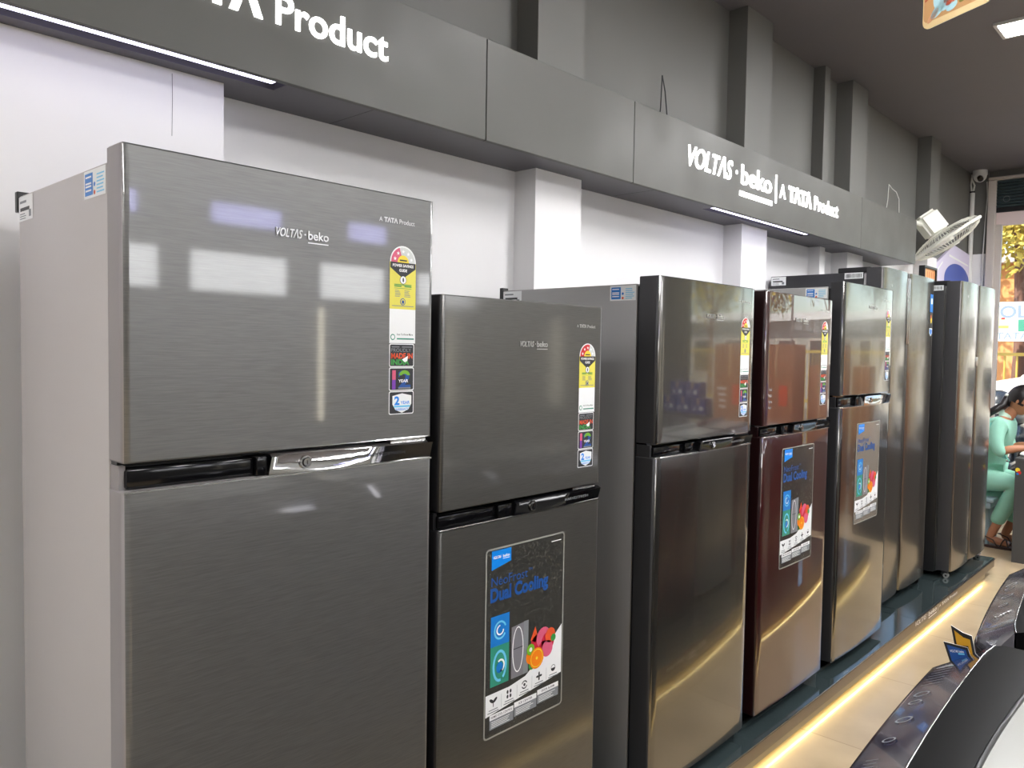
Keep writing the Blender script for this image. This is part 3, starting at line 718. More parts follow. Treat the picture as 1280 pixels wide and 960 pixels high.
def washer(label, y0, y1, body, lidgap, x0=-.385, slope=-.07, deco=None, words=()):
    t = thing('washing_machine', label, 'washing machine', (-.1, (y0+y1)/2, .12), 'washing machines on the podium' )
    zt = 1.02; Z2 = 1.055; ym = (y0+y1)/2; hw = (y1-y0)/2; xb = .17
    def front(y, off=0): 
        q = (y-ym)/hw; return x0+slope*(y-ym)-.008*(1-q*q)+off+(.035*max(0, abs(q)-.86)/.14)**1
    K = 20; ys = [y0+(y1-y0)*i/K for i in range(K+1)]
    P = [(front(y), y) for y in ys]+[(xb, y1), (xb, y0)]
    mb = MB(); n = len(P); zs = [(.14, .02), (.17, .012), (.88, .012), (.975, 0), (1.0, 0)]
    vs = []
    for z, off in zs: vs += [(x+(off if x < 0 else 0), y, z) for x, y in P]
    fs = []
    for k in range(len(zs)-1):
        for i in range(n): j = (i+1) % n; fs.append([k*n+j, k*n+i, (k+1)*n+i, (k+1)*n+j])
    fs += [list(range(n)), list(range((len(zs)-1)*n, len(zs)*n))[::-1]]
    mb.add(vs, fs, body); mb.build('body', t, 40)
    # control strip along the front edge, slightly sloped
    wd = [.078+lidgap-.03*max(0, abs((y-ym)/hw)-.86)/.14 for y in ys]
    vs = []
    for y, q in zip(ys, wd): x = front(y); vs += [(x+.001, y, 1.0), (x+.004, y, zt-.006), (x+.01, y, zt-.002), (x+q, y, Z2), (x+q, y, 1.0)]
    fs = []
    for i in range(K):
        for j in range(4): fs.append([i*5+j, i*5+j+1, (i+1)*5+j+1, (i+1)*5+j])
    fs += [[0, 4, 3, 2, 1][::-1], [K*5+j for j in (0, 1, 2, 3, 4)][::-1]]
    mb = MB(); mb.add(vs, fs, strip_m); st = mb.build('control_panel', t, 50)
    # printed marks on the strip
    def sp(p): return 0
    def rise(p):
        y = min(max(p.y, y0), y1); x = front(y); q = .078+lidgap
        return max(0, min(1, (p.x-x-.01)/(q-.01)))*(Z2-zt+.002)-.002+.0012
    sh = Sheet((0, 0, zt), (0, 1, 0), (-1, 0, 0), (0, 0, 1), rise)
    def mk(y, d): return (y, -(front(y)+d))
    for y, d, r in ((ym-.02, .034, .012), (ym+.06, .03, .01), (ym+.10, .03, .012), (ym-.10, .034, .009)):
        a_, b__ = mk(y, d); s3 = Sheet((0, 0, zt), (0, 1, 0), (-1, 0, 0), (0, 0, 1), rise); s3.ring(a_, b__, r, r*.28, ink_grey, 1, n=16); s3.mb.build('printed_icon', st)
    for i in range(7):
        a_, b__ = mk(ym+.15+i*.016, .03); sh.rect(a_, b__-.014, a_+.0015, b__+.014, ink_grey, 1)
    sh.mb.build('indicator_lines', st); sh = Sheet((0, 0, zt), (0, 1, 0), (-1, 0, 0), (0, 0, 1), rise)
    for i in range(5):
        a_, b__ = mk(ym-.17-i*.012, .028); sh.rect(a_, b__-.01, a_+.0015, b__+.006, ink_grey, 1)
    sh.mb.build('indicator_lines', st)
    for wtxt, y, d, h, w_ in words:
        s2 = Sheet((front(y)+d, y, zt), (0, -1, 0) if 0 else (.9, .44, 0), (-.44, .9, 0), (0, 0, 1), rise); s2.text(wtxt, 0, 0, h, ink_white, 1, w_, .02); s2.mb.build('lettering', st)
    # silver line, black glass border, white cover
    mb = MB()
    mb.tube([(front(y)+q+.002, y, Z2+.001) for y, q in zip(ys, wd)], .0013, silver_trim, 6); mb.build('trim_line', t, 60)
    vs = []
    ll = [(front(y)+q+.003) for y, q in zip(ys, wd)]; e = .088
    for y, x in zip(ys, ll): vs += [(x, y, 1.0), (x, y, Z2+.001), (x+.012, y, Z2+.005), (-.212-.015*(1-((y-ym)/hw)**2), y, Z2+.006), (.12, y, Z2+.004), (.12, y, 1.0)]
    fs = []; ml = []
    for i in range(K):
        for j in range(5): fs.append([i*6+j, i*6+j+1, (i+1)*6+j+1, (i+1)*6+j]); ml.append(lid_black if j < 3 else white_gloss)
    fs += [[0, 1, 2, 3, 4, 5], [K*6+j for j in (5, 4, 3, 2, 1, 0)]]; ml += [lid_black]*2
    mb = MB(); mb.add(vs, fs, ml); lid = mb.build('lid', t, 40)
    vs = []
    mb = MB(); bm_pts = [(-.210-.015*(1-((y-ym)/hw)**2)+.06*max(0, abs((y-ym)/hw)-.7), y, Z2+.0075) for y in ys[1:-1]]
    mb.tube(bm_pts, .0035, black_satin, 6); mb.build('lid_seal', lid, 60)
    mb = MB(); mb.box((.12, y0+.01, .995), (xb, y1-.01, 1.085), body, .012); mb.build('rear_console', t, 40)
    for x in (-.33, .13):
        for y in (y0+.06, y1-.06):
            mb = MB(); mb.cyl((x, y, .12), (x, y, .142), .02, black_satin, 12); mb.build('foot', t)
    return t
washer('graphite top-load washing machine in the foreground with two small cards at its corner', .90, 1.585, wash_body, 0.0, -.374, -.05, words=(('VOLTAS', .99, .02, .011, .05),))
washer('graphite top-load washing machine beyond the two small cards, wide grey control panel', 1.69, 2.38, wash_body, -.012, -.398, -.09, words=(('LIFE', 1.84, .03, .012, .03),))
for i, (a, lab_, bd) in enumerate(((2.55, 'third washing machine along the podium, graphite', wash_body), (3.30, 'fourth washing machine along the podium, maroon', wash_red),
                        (4.05, 'fifth washing machine along the podium, white body', white_gloss), (4.80, 'farthest washing machine along the podium, maroon', wash_red))):
    washer(lab_+', mirrored in the doors', a, a+.66, bd, 0.01)
# small cards standing at the corner of the foreground machine
def card(label, p0, p1, h0, h1, m1, words, lean, clip):
    p0 = Vector(p0); p1 = Vector(p1); u = (p1-p0); W = u.length; u.normalize(); v = (Vector((0, 0, 1))+Vector(lean)).normalized(); n_ = u.cross(v).normalized()
    if n_.y > 0: n_ = -n_
    mb = MB()
    out = [(0, 0), (W, 0), (W, h1)] + ([(W*clip, h1*1.12)] if clip else []) + [(0, h0)]
    def P(a, b_, d): return p0+u*a+v*b_+n_*d
    k = len(out); vs = [P(a, b_, 0) for a, b_ in out]+[P(a, b_, -.0025) for a, b_ in out]
    mb.add(vs, [list(range(k)), list(range(k, 2*k))[::-1]]+[[i, k+i, k+(i+1) % k, (i+1) % k] for i in range(k)], [black_satin, black_satin]+[white_plastic]*k)
    o = mb.build('card', org=p0); tag(o, label, 'card')
    sh = Sheet(p0, u, v, n_); e = .004
    sh.poly([(e, e*.6), (W-e, e*.6), (W-e, h1*.85)]+([(W*clip, h1*.93)] if clip else [])+[(e, h0*.86)], m1, 1)
    if words: sh.text(words, e+.002, h0*.5, .0045, ink_white, 2, W-2*e-.006, .01); sh.rect(W*.5, h0*.4, W-e-.004, h0*.47, cyan_p, 2)
    else: sh.rect(W*.28, e*.6, W*.72, h0*.42, black_satin, 2)
    sh.mb.build('printed_face', o)
card('small blue card with black border standing at the corner of the foreground washing machine', (-.369, 1.556, 1.018), (-.334, 1.560, 1.024), .036, .027, ink_blue, 'VOLTAS beko', (-.35, .0, 0), 0)
card('small yellow card with black border standing behind the blue card', (-.360, 1.567, 1.022), (-.330, 1.569, 1.027), .060, .043, mat('card_yellow', (214, 158, 24), .4), '', (-.22, .02, 0), .55)

# ------------------------------------------------------------------ ceiling lights
def ceiling_light(label, x0, y0, x1, y1):
    t = thing('ceiling_light', label, 'ceiling light', ((x0+x1)/2, (y0+y1)/2, CE))
    mb = MB(); f = .018
    for a, b_ in (((x0, y0), (x1, y0+f)), ((x0, y1-f), (x1, y1)), ((x0, y0+f), (x0+f, y1-f)), ((x1-f, y0+f), (x1, y1-f))):
        mb.box((a[0], a[1], CE-.014), (b_[0], b_[1], CE), frame_m)
    mb.build('frame', t)
    mb = MB(); mb.box((x0+f, y0+f, CE-.009), (x1-f, y1-f, CE-.001), led_panel); mb.build('diffuser', t)
ceiling_light('glowing rectangular LED panel in the dark ceiling at top right', -1.11, 5.03, .1, 5.28)
ceiling_light('LED panel in the ceiling over the near end of the aisle', 1.0, .75, 2.2, 1.05)
ceiling_light('LED panel in the ceiling over the middle of the aisle', -.9, 2.7, .3, 2.98)
ceiling_light('LED panel in the ceiling near the glass entrance', -.75, 7.35, .45, 7.65)
ceiling_light('LED panel in the ceiling between the top-right one and the entrance', -.55, 6.15, .65, 6.43)  # added out of view to lift the far end of fascia and ceiling
ceiling_light('LED panel in the ceiling on the right side, near', 1.3, 1.9, 2.5, 2.2)
ceiling_light('LED panel in the ceiling on the right side, middle', 1.3, 3.6, 2.5, 3.9)
ceiling_light('LED panel in the ceiling on the right side, far', 1.3, 6.2, 2.5, 6.5)
ceiling_light('LED panel in the ceiling behind the camera', -.6, -1.7, .6, -1.4)
ceiling_light('LED panel in the ceiling at the rear end of the shop', -1.6, -3.7, -.4, -3.4)

# ------------------------------------------------------------------ right wall displays (seen mirrored in the doors)
led_blue = mat('lightbox_bluish', (190, 190, 255), .4, emit=BOX_E*.8)
def lightbox(label, y0, y1, z0, z1, face=None):
    t = thing('light_box', label, 'light box', (XR-.05, (y0+y1)/2, z0))
    mb = MB(); mb.box((XR-.001, y0, z0), (XR-.06, y1, z1), charcoal, .003); mb.build('casing', t)
    mb = MB(); mb.box((XR-.06, y0+.015, z0+.015), (XR-.064, y1-.015, z1-.015), face or box_lit); mb.build('lit_face', t)
for lab_, a, c_ in (('nearest white light box on the right wall', 1.2, 2.39), ('second white light box on the right wall', 2.6, 3.41), ('third white light box on the right wall', 3.7, 4.38), ('farthest white light box on the right wall', 4.75, 5.5)):
    lightbox(lab_, a, c_, 1.95, 2.27)
for lab_, a, c_ in (('nearest slim bluish light box high on the right wall', 1.9, 2.25), ('middle slim bluish light box high on the right wall', 2.76, 3.36), ('farthest slim bluish light box high on the right wall', 3.98, 4.4)):
    lightbox(lab_, a, c_, 2.46, 2.64, led_blue)
for lab_, y in (('nearest upright light tube on the right wall', 3.745), ('middle upright light tube on the right wall', 5.205), ('farthest upright light tube on the right wall', 6.83)):
    t = thing('light_tube', lab_, 'light tube', (XR-.03, y, .95))
    mb = MB(); mb.box((XR-.001, y-.03, .93), (XR-.02, y+.03, 1.9), frame_m); mb.build('batten', t)
    mb = MB(); mb.cyl((XR-.035, y, .95), (XR-.035, y, 1.88), .016, tube_lit, 12); mb.build('tube', t)
# stacked cartons and blue packs near the entrance (mirrored in the doors)
cardboard = noise_on(mat('cardboard', (166, 118, 82), .7), 8, .06)
tape = mat('carton_tape', (196, 160, 120), .3)
pack_blue = mat('pack_blue', (30, 52, 140), .4)
def carton(label, x, y, z, sx, sy, sz, m, group=None, stripe=orange):
    t = thing('carton', label, 'box', (x, y, z), group)
    mb = MB(); mb.box((x-sx/2, y-sy/2, z), (x+sx/2, y+sy/2, z+sz), m, .004); c = mb.build('carton_body', t)
    mb = MB(); mb.box((x-.025, y-sy/2-.0008, z+sz*.6), (x+.025, y+sy/2+.0008, z+sz+.0008), tape); mb.build('packing_tape', t)
    sh = Sheet((x-sx/2, y-sy/2, z), (1, 0, 0), (0, 0, 1), (0, -1, 0)); sh.rect(sx*.15, sz*.25, sx*.4, sz*.5, stripe, 1); sh.lines(sx*.6, sz*.2, sx*.9, sz*.5, 4, paper, 1); sh.mb.build('printing', t)
for k, (x, y, z, sx, sy, sz, lab_) in enumerate(((.95, 7.6, 0, .7, .6, .85, 'big brown carton on the floor by the entrance'), (.95, 7.6, .852, .7, .6, .8, 'big brown carton on top of another by the entrance'),
        (.2, 8.0, 0, .5, .5, 1.45, 'tall narrow brown carton by the entrance'))):
    carton(lab_, x, y, z, sx, sy, sz, cardboard)
for r in range(2):
    for q in range(2+(1-r)):
        carton('blue pack, %s row, %s' % (('lower', 'upper')[r], ('left', 'middle', 'right')[q]), 1.75+q*.37+r*.15, 7.6, .9+r*.17, .34, .3, .165, pack_blue, None, ink_white)
t = thing('display_table', 'dark display table carrying blue packs by the entrance', 'table', (2.1, 7.6, 0))
mb = MB(); mb.box((1.5, 7.3, .86), (2.75, 7.9, .9), charcoal, .004); mb.build('tabletop', t)
for x in (1.55, 2.7):
    for y in (7.34, 7.86):
        mb = MB(); mb.box((x-.025, y-.025, 0), (x+.025, y+.025, .86), charcoal); mb.build('leg', t)

# ------------------------------------------------------------------ dangler, wires, camera, conduit, wall board, frame, fan
poster_m = mat('dangler_sand', (226, 200, 150), .5); skyb = mat('dangler_pale_blue', (168, 206, 214), .5); rust = mat('dangler_rust', (168, 70, 40), .5); olive = mat('dangler_olive', (120, 116, 50), .5)
p0 = Vector((-.932, 3.19, 2.76)); p1 = Vector((-.70, 3.07, 2.76)); u = (p1-p0).normalized(); W = .29; H = .34
t = thing('hanging_sign', 'colourful rounded card hanging from the ceiling, cut by the top edge', 'sign', p0)
nn = u.cross(Vector((0, 0, 1))).normalized()
sh = Sheet(p0, u, (0, 0, 1), nn); sh.rect(0, .0, W, H, poster_m, 0, .03)
sh2 = Sheet(p0-nn*.002, u, (0, 0, 1), -nn, mb=sh.mb); sh2.rect(0, 0, W, H, white_plastic, 0, .03)
cd = sh.mb.build('card', t)
sh = Sheet(p0, u, (0, 0, 1), nn)
sh.rect(.004, .024, W-.02, H-.02, mat('dangler_wood', (196, 150, 100), .5), 1, .02)
for i in range(6): sh.poly([(.008, .1+i*.03), (.06, .12+i*.03), (.06, .128+i*.03), (.008, .108+i*.03)], rust, 2)
for a, b_, r, ry, tl, m in ((.09, .09, .045, .05, .3, skyb), (.07, .055, .04, .018, .6, skyb), (.125, .045, .024, .014, .3, skyb), (.045, .04, .03, .012, .7, mat('dangler_skin', (214, 160, 120), .5)), (.14, .075, .045, .016, .4, orange), (.19, .065, .04, .014, .5, olive), (.11, .075, .02, .008, .3, rust), (.17, .14, .03, .045, 0, olive), (.12, .15, .03, .05, -.3, rust), (.2, .11, .04, .02, .6, olive), (.08, .19, .028, .03, 0, MT['dangler_skin']), (.2, .2, .05, .04, 0, skyb)):
    sh.disc(a, b_, r, m, 2, ry=ry, tilt=tl)
sh.mb.build('printed_picture', cd)
mb = MB()
for a in (.05, W-.05): mb.cyl(p0+u*a+Vector((0, 0, H-.005)), p0+u*a+Vector((0, 0, CE-2.76)), .0012, white_plastic, 6)
mb.build('hanging_thread', t)
def wire(label, pts, m, r=.003):
    mb = MB(); mb.tube(pts, r, m, 6); o = mb.build('wire', org=pts[0], smooth=60); tag(o, label, 'wire')
wire('thin black wire loop sticking up behind the fascia, left of the lettering', [(-2.112, 3.25, ZT), (-2.09, 3.243, 2.72), (-2.085, 3.243, 2.87), (-2.08, 3.262, 2.80), (-2.09, 3.30, 2.70), (-2.1, 3.31, ZT)], ink_dark)
wire('pale bent wire sticking up behind the fascia near its far end', [(-2.1, 6.42, ZT), (-2.09, 6.46, 2.76), (-2.09, 6.471, 2.883), (-2.09, 6.56, 2.86), (-2.08, 6.62, 2.845), (-2.08, 6.69, 2.80), (-2.08, 6.71, 2.62), (-2.108, 6.7, 2.5)], white_plastic)
t = thing('security_camera', 'white dome security camera under the ceiling in the far corner', 'camera', (-2.02, 8.9, CE))
mb = MB(); mb.cyl((-2.02, 8.9, CE), (-2.02, 8.9, CE-.045), .065, white_plastic, 24); mb.build('base', t, 40)
mb = MB(); mb.sphere((-2.02, 8.9, CE-.05), (.06, .06, .065), white_plastic, 20, 12); dm = mb.build('dome', t, 60)
mb = MB(); mb.cyl((-2.012, 8.86, CE-.075), (-1.998, 8.835, CE-.098), .026, black_gloss, 16); mb.build('lens', dm, 40)
t = thing('conduit', 'white cable conduit running down the far corner', 'pipe', (-2.095, 8.97, 2.6))
mb = MB(); mb.cyl((-2.095, 8.965, .3), (-2.095, 8.965, 3.2), .022, white_plastic, 12); mb.build('pipe', t, 40)
mb = MB(); mb.cyl((-2.095, 8.965, 3.2), (-2.095, 8.965, 3.215), .027, black_satin, 12); mb.build('clip', t)
mb = MB(); mb.tube([(-2.09, 8.965, 3.2), (-2.075, 8.95, 3.27), (-2.1, 8.95, 3.33), (-2.1, 8.94, 3.38)], .008, white_plastic, 8); mb.tube([(-2.1, 8.965, 3.2), (-2.11, 8.955, 3.28), (-2.1, 8.95, 3.38)], .008, white_plastic, 8); mb.build('cable', t, 60)
wire('thin white cable hanging beside the light grey door jamb', [(-1.975, 8.985, 3.3), (-1.962, 8.97, 3.15), (-1.975, 8.985, 2.95), (-1.985, 8.985, 2.6), (-1.985, 8.985, 2.2), (-1.98, 8.985, 1.8)], white_plastic, .006)
# white wall board with blue dome
lilac = mat('board_lilac', (222, 214, 236), .5); dome_b = mat('board_blue', (44, 72, 170), .4)
t = thing('wall_board', 'white wall board with a big blue half dome in the far corner', 'sign', (-2.1, 8.5, 1.6))
sh = Sheet((-2.095, 7.6, 1.5), (0, 1, 0), (0, 0, 1), (1, 0, 0))
P = [(0, 0), (1.36, 0), (1.36, 1.08), (.78, 1.12), (.35, .95), (0, .82)]
mb = MB(); mb.add([(-2.119, 7.6+a, 1.5+b_) for a, b_ in P]+[(-2.095, 7.6+a, 1.5+b_) for a, b_ in P], [[i, (i+1) % 6, 6+(i+1) % 6, 6+i] for i in range(6)]+[list(range(6))[::-1], list(range(6, 12))], lilac); bd = mb.build('panel', t)
sh.disc(.92, .79, .44, dome_b, 1, 28, ry=.16, t0=0, t1=180); sh.rect(.48, 0, 1.36, .79, dome_b, 1)
sh.poly([(.62, 1.0), (1.3, .96), (1.3, .975), (.62, 1.02)], ink_white, 1); sh.poly([(.2, .80), (.42, .92), (.42, .94), (.2, .82)], ink_white, 1)
sh.mb.build('printed_dome', bd)
t = thing('picture_frame', 'small orange picture in a dark frame standing on the farthest refrigerator', 'picture frame', (-1.71, 6.23, 2.024))
mb = MB(); fx0, fx1, fy0, fy1, fz0, fz1 = -1.74, -1.70, 6.08, 6.38, 2.026, 2.205
mb.box((fx0, fy0, fz0), (fx1, fy0+.014, fz1), black_satin); mb.box((fx0, fy1-.014, fz0), (fx1, fy1, fz1), black_satin)
mb.box((fx0, fy0+.014, fz1-.014), (fx1, fy1-.014, fz1), black_satin); mb.box((fx0, fy0+.014, fz0), (fx1, fy1-.014, fz0+.014), black_satin); mb.box((fx0, fy0+.014, fz0+.014), (fx0+.004, fy1-.014, fz1-.014), black_satin)
mb.build('frame', t)
sh = Sheet((fx1-.012, fy0+.014, fz0+.014), (0, 1, 0), (0, 0, 1), (1, 0, 0)); mb = sh.mb
mb.box((fx0+.004, fy0+.014, fz0+.014), (fx1-.012, fy1-.014, fz1-.014), mat('picture_orange', (226, 160, 96), .5))
for i in range(5): sh.rect(.03+i*.05, .02, .042+i*.05, .13, rust, 1)
mb.build('picture', t)

# wall fan: motor, arm, domed wire grille, blades
fan_m = mat('fan_cream', (240, 240, 228), .4)
t = thing('wall_fan', 'tilted cream wall fan beyond the end of the fascia', 'fan', (XW, 7.0, 2.62))
fc = Vector((-1.80, 6.98, 2.50)); rt_ = Vector((cyw, syw, 0))
ax = (rt_*.56+Vector((0, 0, -.80))+Vector((.12, -.16, 0))).normalized()
au = (rt_*.80+Vector((0, 0, .58))); au = (au-ax*au.dot(ax)).normalized(); av = ax.cross(au).normalized()
R_ = .27; D_ = .075
def FP(r, th, d): return fc+(au*math.cos(th)+av*math.sin(th))*r+ax*d
mb = MB()
mb.tube([FP(R_, 2*PI*i/40, 0) for i in range(40)], .013, fan_m, 8, True)
for k in range(60):
    th = 2*PI*k/60
    mb.tube([FP(R_*q, th, D_*math.sqrt(max(0, 1-q*q))) for q in (.2, .5, .75, .92, 1)], .0022, fan_m, 4)
mb.tube([FP(R_*.62, 2*PI*i/30, D_*.79) for i in range(30)], .003, fan_m, 5, True)
mb.cyl(fc+ax*(D_-.012), fc+ax*(D_+.006), .055, fan_m, 24); mb.build('front_grille', t, 60)
mb = MB()
for k in range(60):
    th = 2*PI*(k+.5)/60
    mb.tube([FP(R_*q, th, -D_*math.sqrt(max(0, 1-q*q))) for q in (.25, .5, .75, .92, 1)], .0022, fan_m, 4)
mb.tube([FP(R_*.62, 2*PI*i/30, -D_*.79) for i in range(30)], .003, fan_m, 5, True)
mb.build('rear_grille', t, 60)
mb = MB(); mb.cyl(fc-ax*.03, fc+ax*.03, .045, fan_m, 20)
for k in range(3):
    vs = []
    for i in range(7):
        for j in range(4):
            th = 2*PI*k/3+(-.5+i/6)*1.0; r = .045+(R_-.06)*j/3*(1-.12*abs(i/3-1)); vs.append(FP(r, th, (-.5+i/6)*.05))
    mb.add(vs, [[i*4+j, i*4+j+1, (i+1)*4+j+1, (i+1)*4+j] for i in range(6) for j in range(3)], white_plastic)
mb.build('blades', t, 60)
mc = fc-ax*.16
mb = MB(); bm = bmesh.new(); bmesh.ops.create_cube(bm, size=1)
Rm_ = Matrix((au, av, ax)).transposed().to_4x4()
for v in bm.verts: v.co = Vector((v.co.x*.17, v.co.y*.15, v.co.z*.20))
bmesh.ops.bevel(bm, geom=bm.edges[:], offset=.025, segments=3, affect='EDGES')
mb.bm(bm, fan_m, Matrix.Translation(mc-au*.03) @ Rm_); mb.build('motor_housing', t, 40)
mb = MB(); mb.tube([mc-au*.05, Vector((-1.98, 6.80, 2.62)), Vector((XW+.02, 6.80, 2.55))], [.022, .02, .022], fan_m, 10)
mb.box((XW, 6.74, 2.45), (XW+.025, 6.86, 2.65), fan_m, .006); mb.build('wall_bracket', t, 40)

# ------------------------------------------------------------------ desk, stool, seated woman
desk_m = mat('desk_grey', (66, 66, 66), .5)
t = thing('desk', 'dark grey desk panel at the right edge beside the seated woman', 'desk', (-.7, 7.2, 0))
mb = MB(); mb.box((-1.27, 6.97, .775), (.0, 7.62, .80), desk_m, .002, 1); mb.build('desktop', t)
mb = MB(); mb.box((-1.265, 6.975, 0), (-.005, 6.995, .775), desk_m); dp = mb.build('front_panel', t)
mb = MB(); mb.box((-.03, 6.995, 0), (-.005, 7.6, .775), desk_m); mb.build('side_panel', t)
sh = Sheet((-1.26, 6.975, .66), (1, 0, 0), (0, 0, 1), (0, -1, 0)); sh.disc(.012, .05, .016, yellow2, 1); sh.disc(.022, .03, .014, red, 2); sh.disc(.012, .02, .008, paper_blue, 3); sh.mb.build('sticker', dp)
mb = MB(); mb.sphere((-1.235, 7.12, .817), (.03, .045, .018), white_plastic, 12, 8); o = mb.build('crumpled_cloth', org=(-1.23, 7.12, .8), smooth=60); tag(o, 'small crumpled white cloth on the corner of the desk', 'cloth')
st_m = mat('stool_grey_blue', (138, 158, 166), .5)
t = thing('chair', 'pale grey-blue plastic chair under the seated woman', 'chair', (-1.58, 7.5, 0))
mb = MB(); mb.box((-1.86, 7.28, .38), (-1.46, 7.72, .415), st_m, .012); mb.box((-1.85, 7.29, .33), (-1.48, 7.71, .38), st_m, .01); mb.build('seat', t, 40)
for x, y in ((-1.82, 7.33), (-1.82, 7.67), (-1.53, 7.42), (-1.53, 7.67)):
    mb = MB(); mb.cyl((x, y, 0), (x, y, .335), .022, st_m, 10, .03); mb.build('leg', t)
mb = MB(); mb.box((-1.89, 7.29, .41), (-1.86, 7.71, .88), st_m, .012); mb.build('backrest', t, 40)

def skin_mesh(name, verts, edges, radii, m, parent, sub=2, root=0):
    me = bpy.data.meshes.new(name); o_ = world_loc(parent)
    me.from_pydata([tuple(Vector(v)-o_) for v in verts], edges, [])
    o = bpy.data.objects.new(name, me); C.objects.link(o)
    md = o.modifiers.new('s', 'SKIN'); md.use_smooth_shade = True
    for i, r in enumerate(radii):
        q = me.skin_vertices[0].data[i]; q.radius = r if isinstance(r, tuple) else (r, r); q.use_root = (i == root)
    ms2 = o.modifiers.new('u', 'SUBSURF'); ms2.levels = sub; ms2.render_levels = sub
    dg = bpy.context.evaluated_depsgraph_get(); dg.update()
    nm = bpy.data.meshes.new_from_object(o.evaluated_get(dg)); nm.materials.clear(); nm.materials.append(m)
    nm.polygons.foreach_set('use_smooth', [True]*len(nm.polygons))
    bpy.data.objects.remove(o)
    o = bpy.data.objects.new(name, nm); C.objects.link(o); o.parent = parent
    return o
skin_c = mat('skin_brown', (176, 120, 88), .5); hair_m = noise_on(mat('hair_black', (22, 17, 18), .35), 1, .3, (40, 40, 4)); 
mint = noise_on(mat('cloth_mint', (150, 208, 186), .75), 9, .1, bump=.3, bump_dist=.01); mint2 = noise_on(mat('cloth_mint_scarf', (132, 212, 198), .75), 14, .1, bump=.4, bump_dist=.01); mint_p = mat('cloth_mint_pale', (196, 224, 206), .8)
sandal = mat('sandal_brown', (54, 34, 30), .5)
pw = thing('person', 'seated woman in mint green tunic and trousers leaning over the desk, dark ponytail', 'person', (-1.5, 7.5, 0))
def arm(sy):
    y = 7.5+sy*.17
    return [(-1.455, y, 1.02), (-1.47, y+sy*.035, .90), (-1.44, y+sy*.04, .80), (-1.36, y+sy*.01, .83), (-1.27, y-sy*.04, .842), (-1.235, y-sy*.05, .842)]
V = [(-1.60, 7.5, .60), (-1.57, 7.5, .70), (-1.52, 7.5, .87), (-1.475, 7.5, 1.0), (-1.44, 7.5, 1.06), (-1.40, 7.5, 1.12), (-1.355, 7.5, 1.18)]
Rr = [(.07, .10), (.09, .11), (.09, .12), (.085, .11), (.06, .06), (.045, .045), (.05, .05)]
E_ = [(i, i+1) for i in range(6)]
for sy in (-1, 1):
    k = len(V); A_ = arm(sy); V += A_; Rr += [.055, .045, .038, .034, .026, .028]; E_ += [(3, k)]+[(k+i, k+i+1) for i in range(5)]
    hnd = k+5; hx, hy, hz = A_[5]
    for fi in range(4):           # four fingers and a thumb on each hand
        k2 = len(V); fy = hy+(fi-1.5)*.017; ln = (.032, .037, .035, .028)[fi]
        V += [(hx+.035, fy, hz+.002), (hx+.035+ln, fy, hz-.002), (hx+.035+ln*1.7, fy, hz-.014)]; Rr += [.009, .008, .007]; E_ += [(hnd, k2), (k2, k2+1), (k2+1, k2+2)]
    k2 = len(V); V += [(hx+.01, hy-sy*.03, hz-.004), (hx+.04, hy-sy*.045, hz-.01)]; Rr += [.010, .008]; E_ += [(hnd, k2), (k2, k2+1)]
for sy in (-1, 1):
    k = len(V); y = 7.5+sy*.09
    fx = 0 if sy < 0 else .07
    V += [(-1.56, y, .55), (-1.42, y+sy*.01, .55), (-1.32, y+sy*.01, .53), (-1.395+fx, y, .34), (-1.475+fx, y, .15), (-1.505+fx, y, .07), (-1.43+fx, y, .055), (-1.36+fx, y, .035)]
    Rr += [.06, .055, .045, .042, .035, (.035, .04), (.036, .03), (.038, .016)]; E_ += [(0, k)]+[(k+i, k+i+1) for i in range(7)]
skin_mesh('body', V, E_, Rr, skin_c, pw)
# head with a face
def head():
    bm = bmesh.new(); bmesh.ops.create_uvsphere(bm, u_segments=32, v_segments=24, radius=1)
    for v in bm.verts:
        x, y, z = v.co; 
        sx = .098; syy = .076; sz = .118
        q = Vector((x*sx, y*syy, z*sz))
        if z < -.1: q.y *= 1-.28*(-z-.1); q.x *= 1-.10*(-z); q.x += .012*(-z)     # jaw
        if x > .2:
            nose = math.exp(-((y/.17)**2)-(((z+.10)/.22)**2)); q.x += .024*nose
            for s_ in (-1, 1): q.x -= .009*math.exp(-(((y-s_*.38)/.2)**2)-(((z-.10)/.14)**2))
            q.x += .006*math.exp(-((y/.28)**2)-(((z+.48)/.07)**2))+.006*math.exp(-((y/.25)**2)-(((z+.60)/.07)**2))
            q.x += .008*math.exp(-((y/.3)**2)-(((z+.88)/.15)**2))
        v.co = q
    return bm
Hr = Matrix.Rotation(math.radians(28), 4, 'Y'); HT = Matrix.Translation((-1.335, 7.5, 1.215)) @ Hr
mb = MB(); mb.bm(head(), skin_c, HT)
for s_ in (-1, 1): mb.sphere(HT @ Vector((-.008, s_*.077, -.008)), (.017, .008, .028), skin_c, 12, 8, Hr.to_3x3())
hd = mb.build('head', pw, 80)
lip_m = mat('lips', (140, 62, 60), .5); eye_w = mat('eye_white', (225, 220, 214), .3)
mb = MB()
for s_ in (-1, 1):
    mb.sphere(HT @ Vector((.083, s_*.030, .012)), (.008, .013, .006), eye_w, 10, 8, Hr.to_3x3()); mb.sphere(HT @ Vector((.090, s_*.030, .012)), (.003, .005, .005), hair_m, 8, 6, Hr.to_3x3())
    mb.sphere(HT @ Vector((.088, s_*.031, .032)), (.005, .018, .003), hair_m, 10, 6, Hr.to_3x3())
mb.sphere(HT @ Vector((.094, 0, -.062)), (.006, .022, .006), lip_m, 10, 6, Hr.to_3x3()); mb.build('face_features', hd, 80)
mb = MB(); bm = bmesh.new(); bmesh.ops.create_uvsphere(bm, u_segments=28, v_segments=20, radius=1)
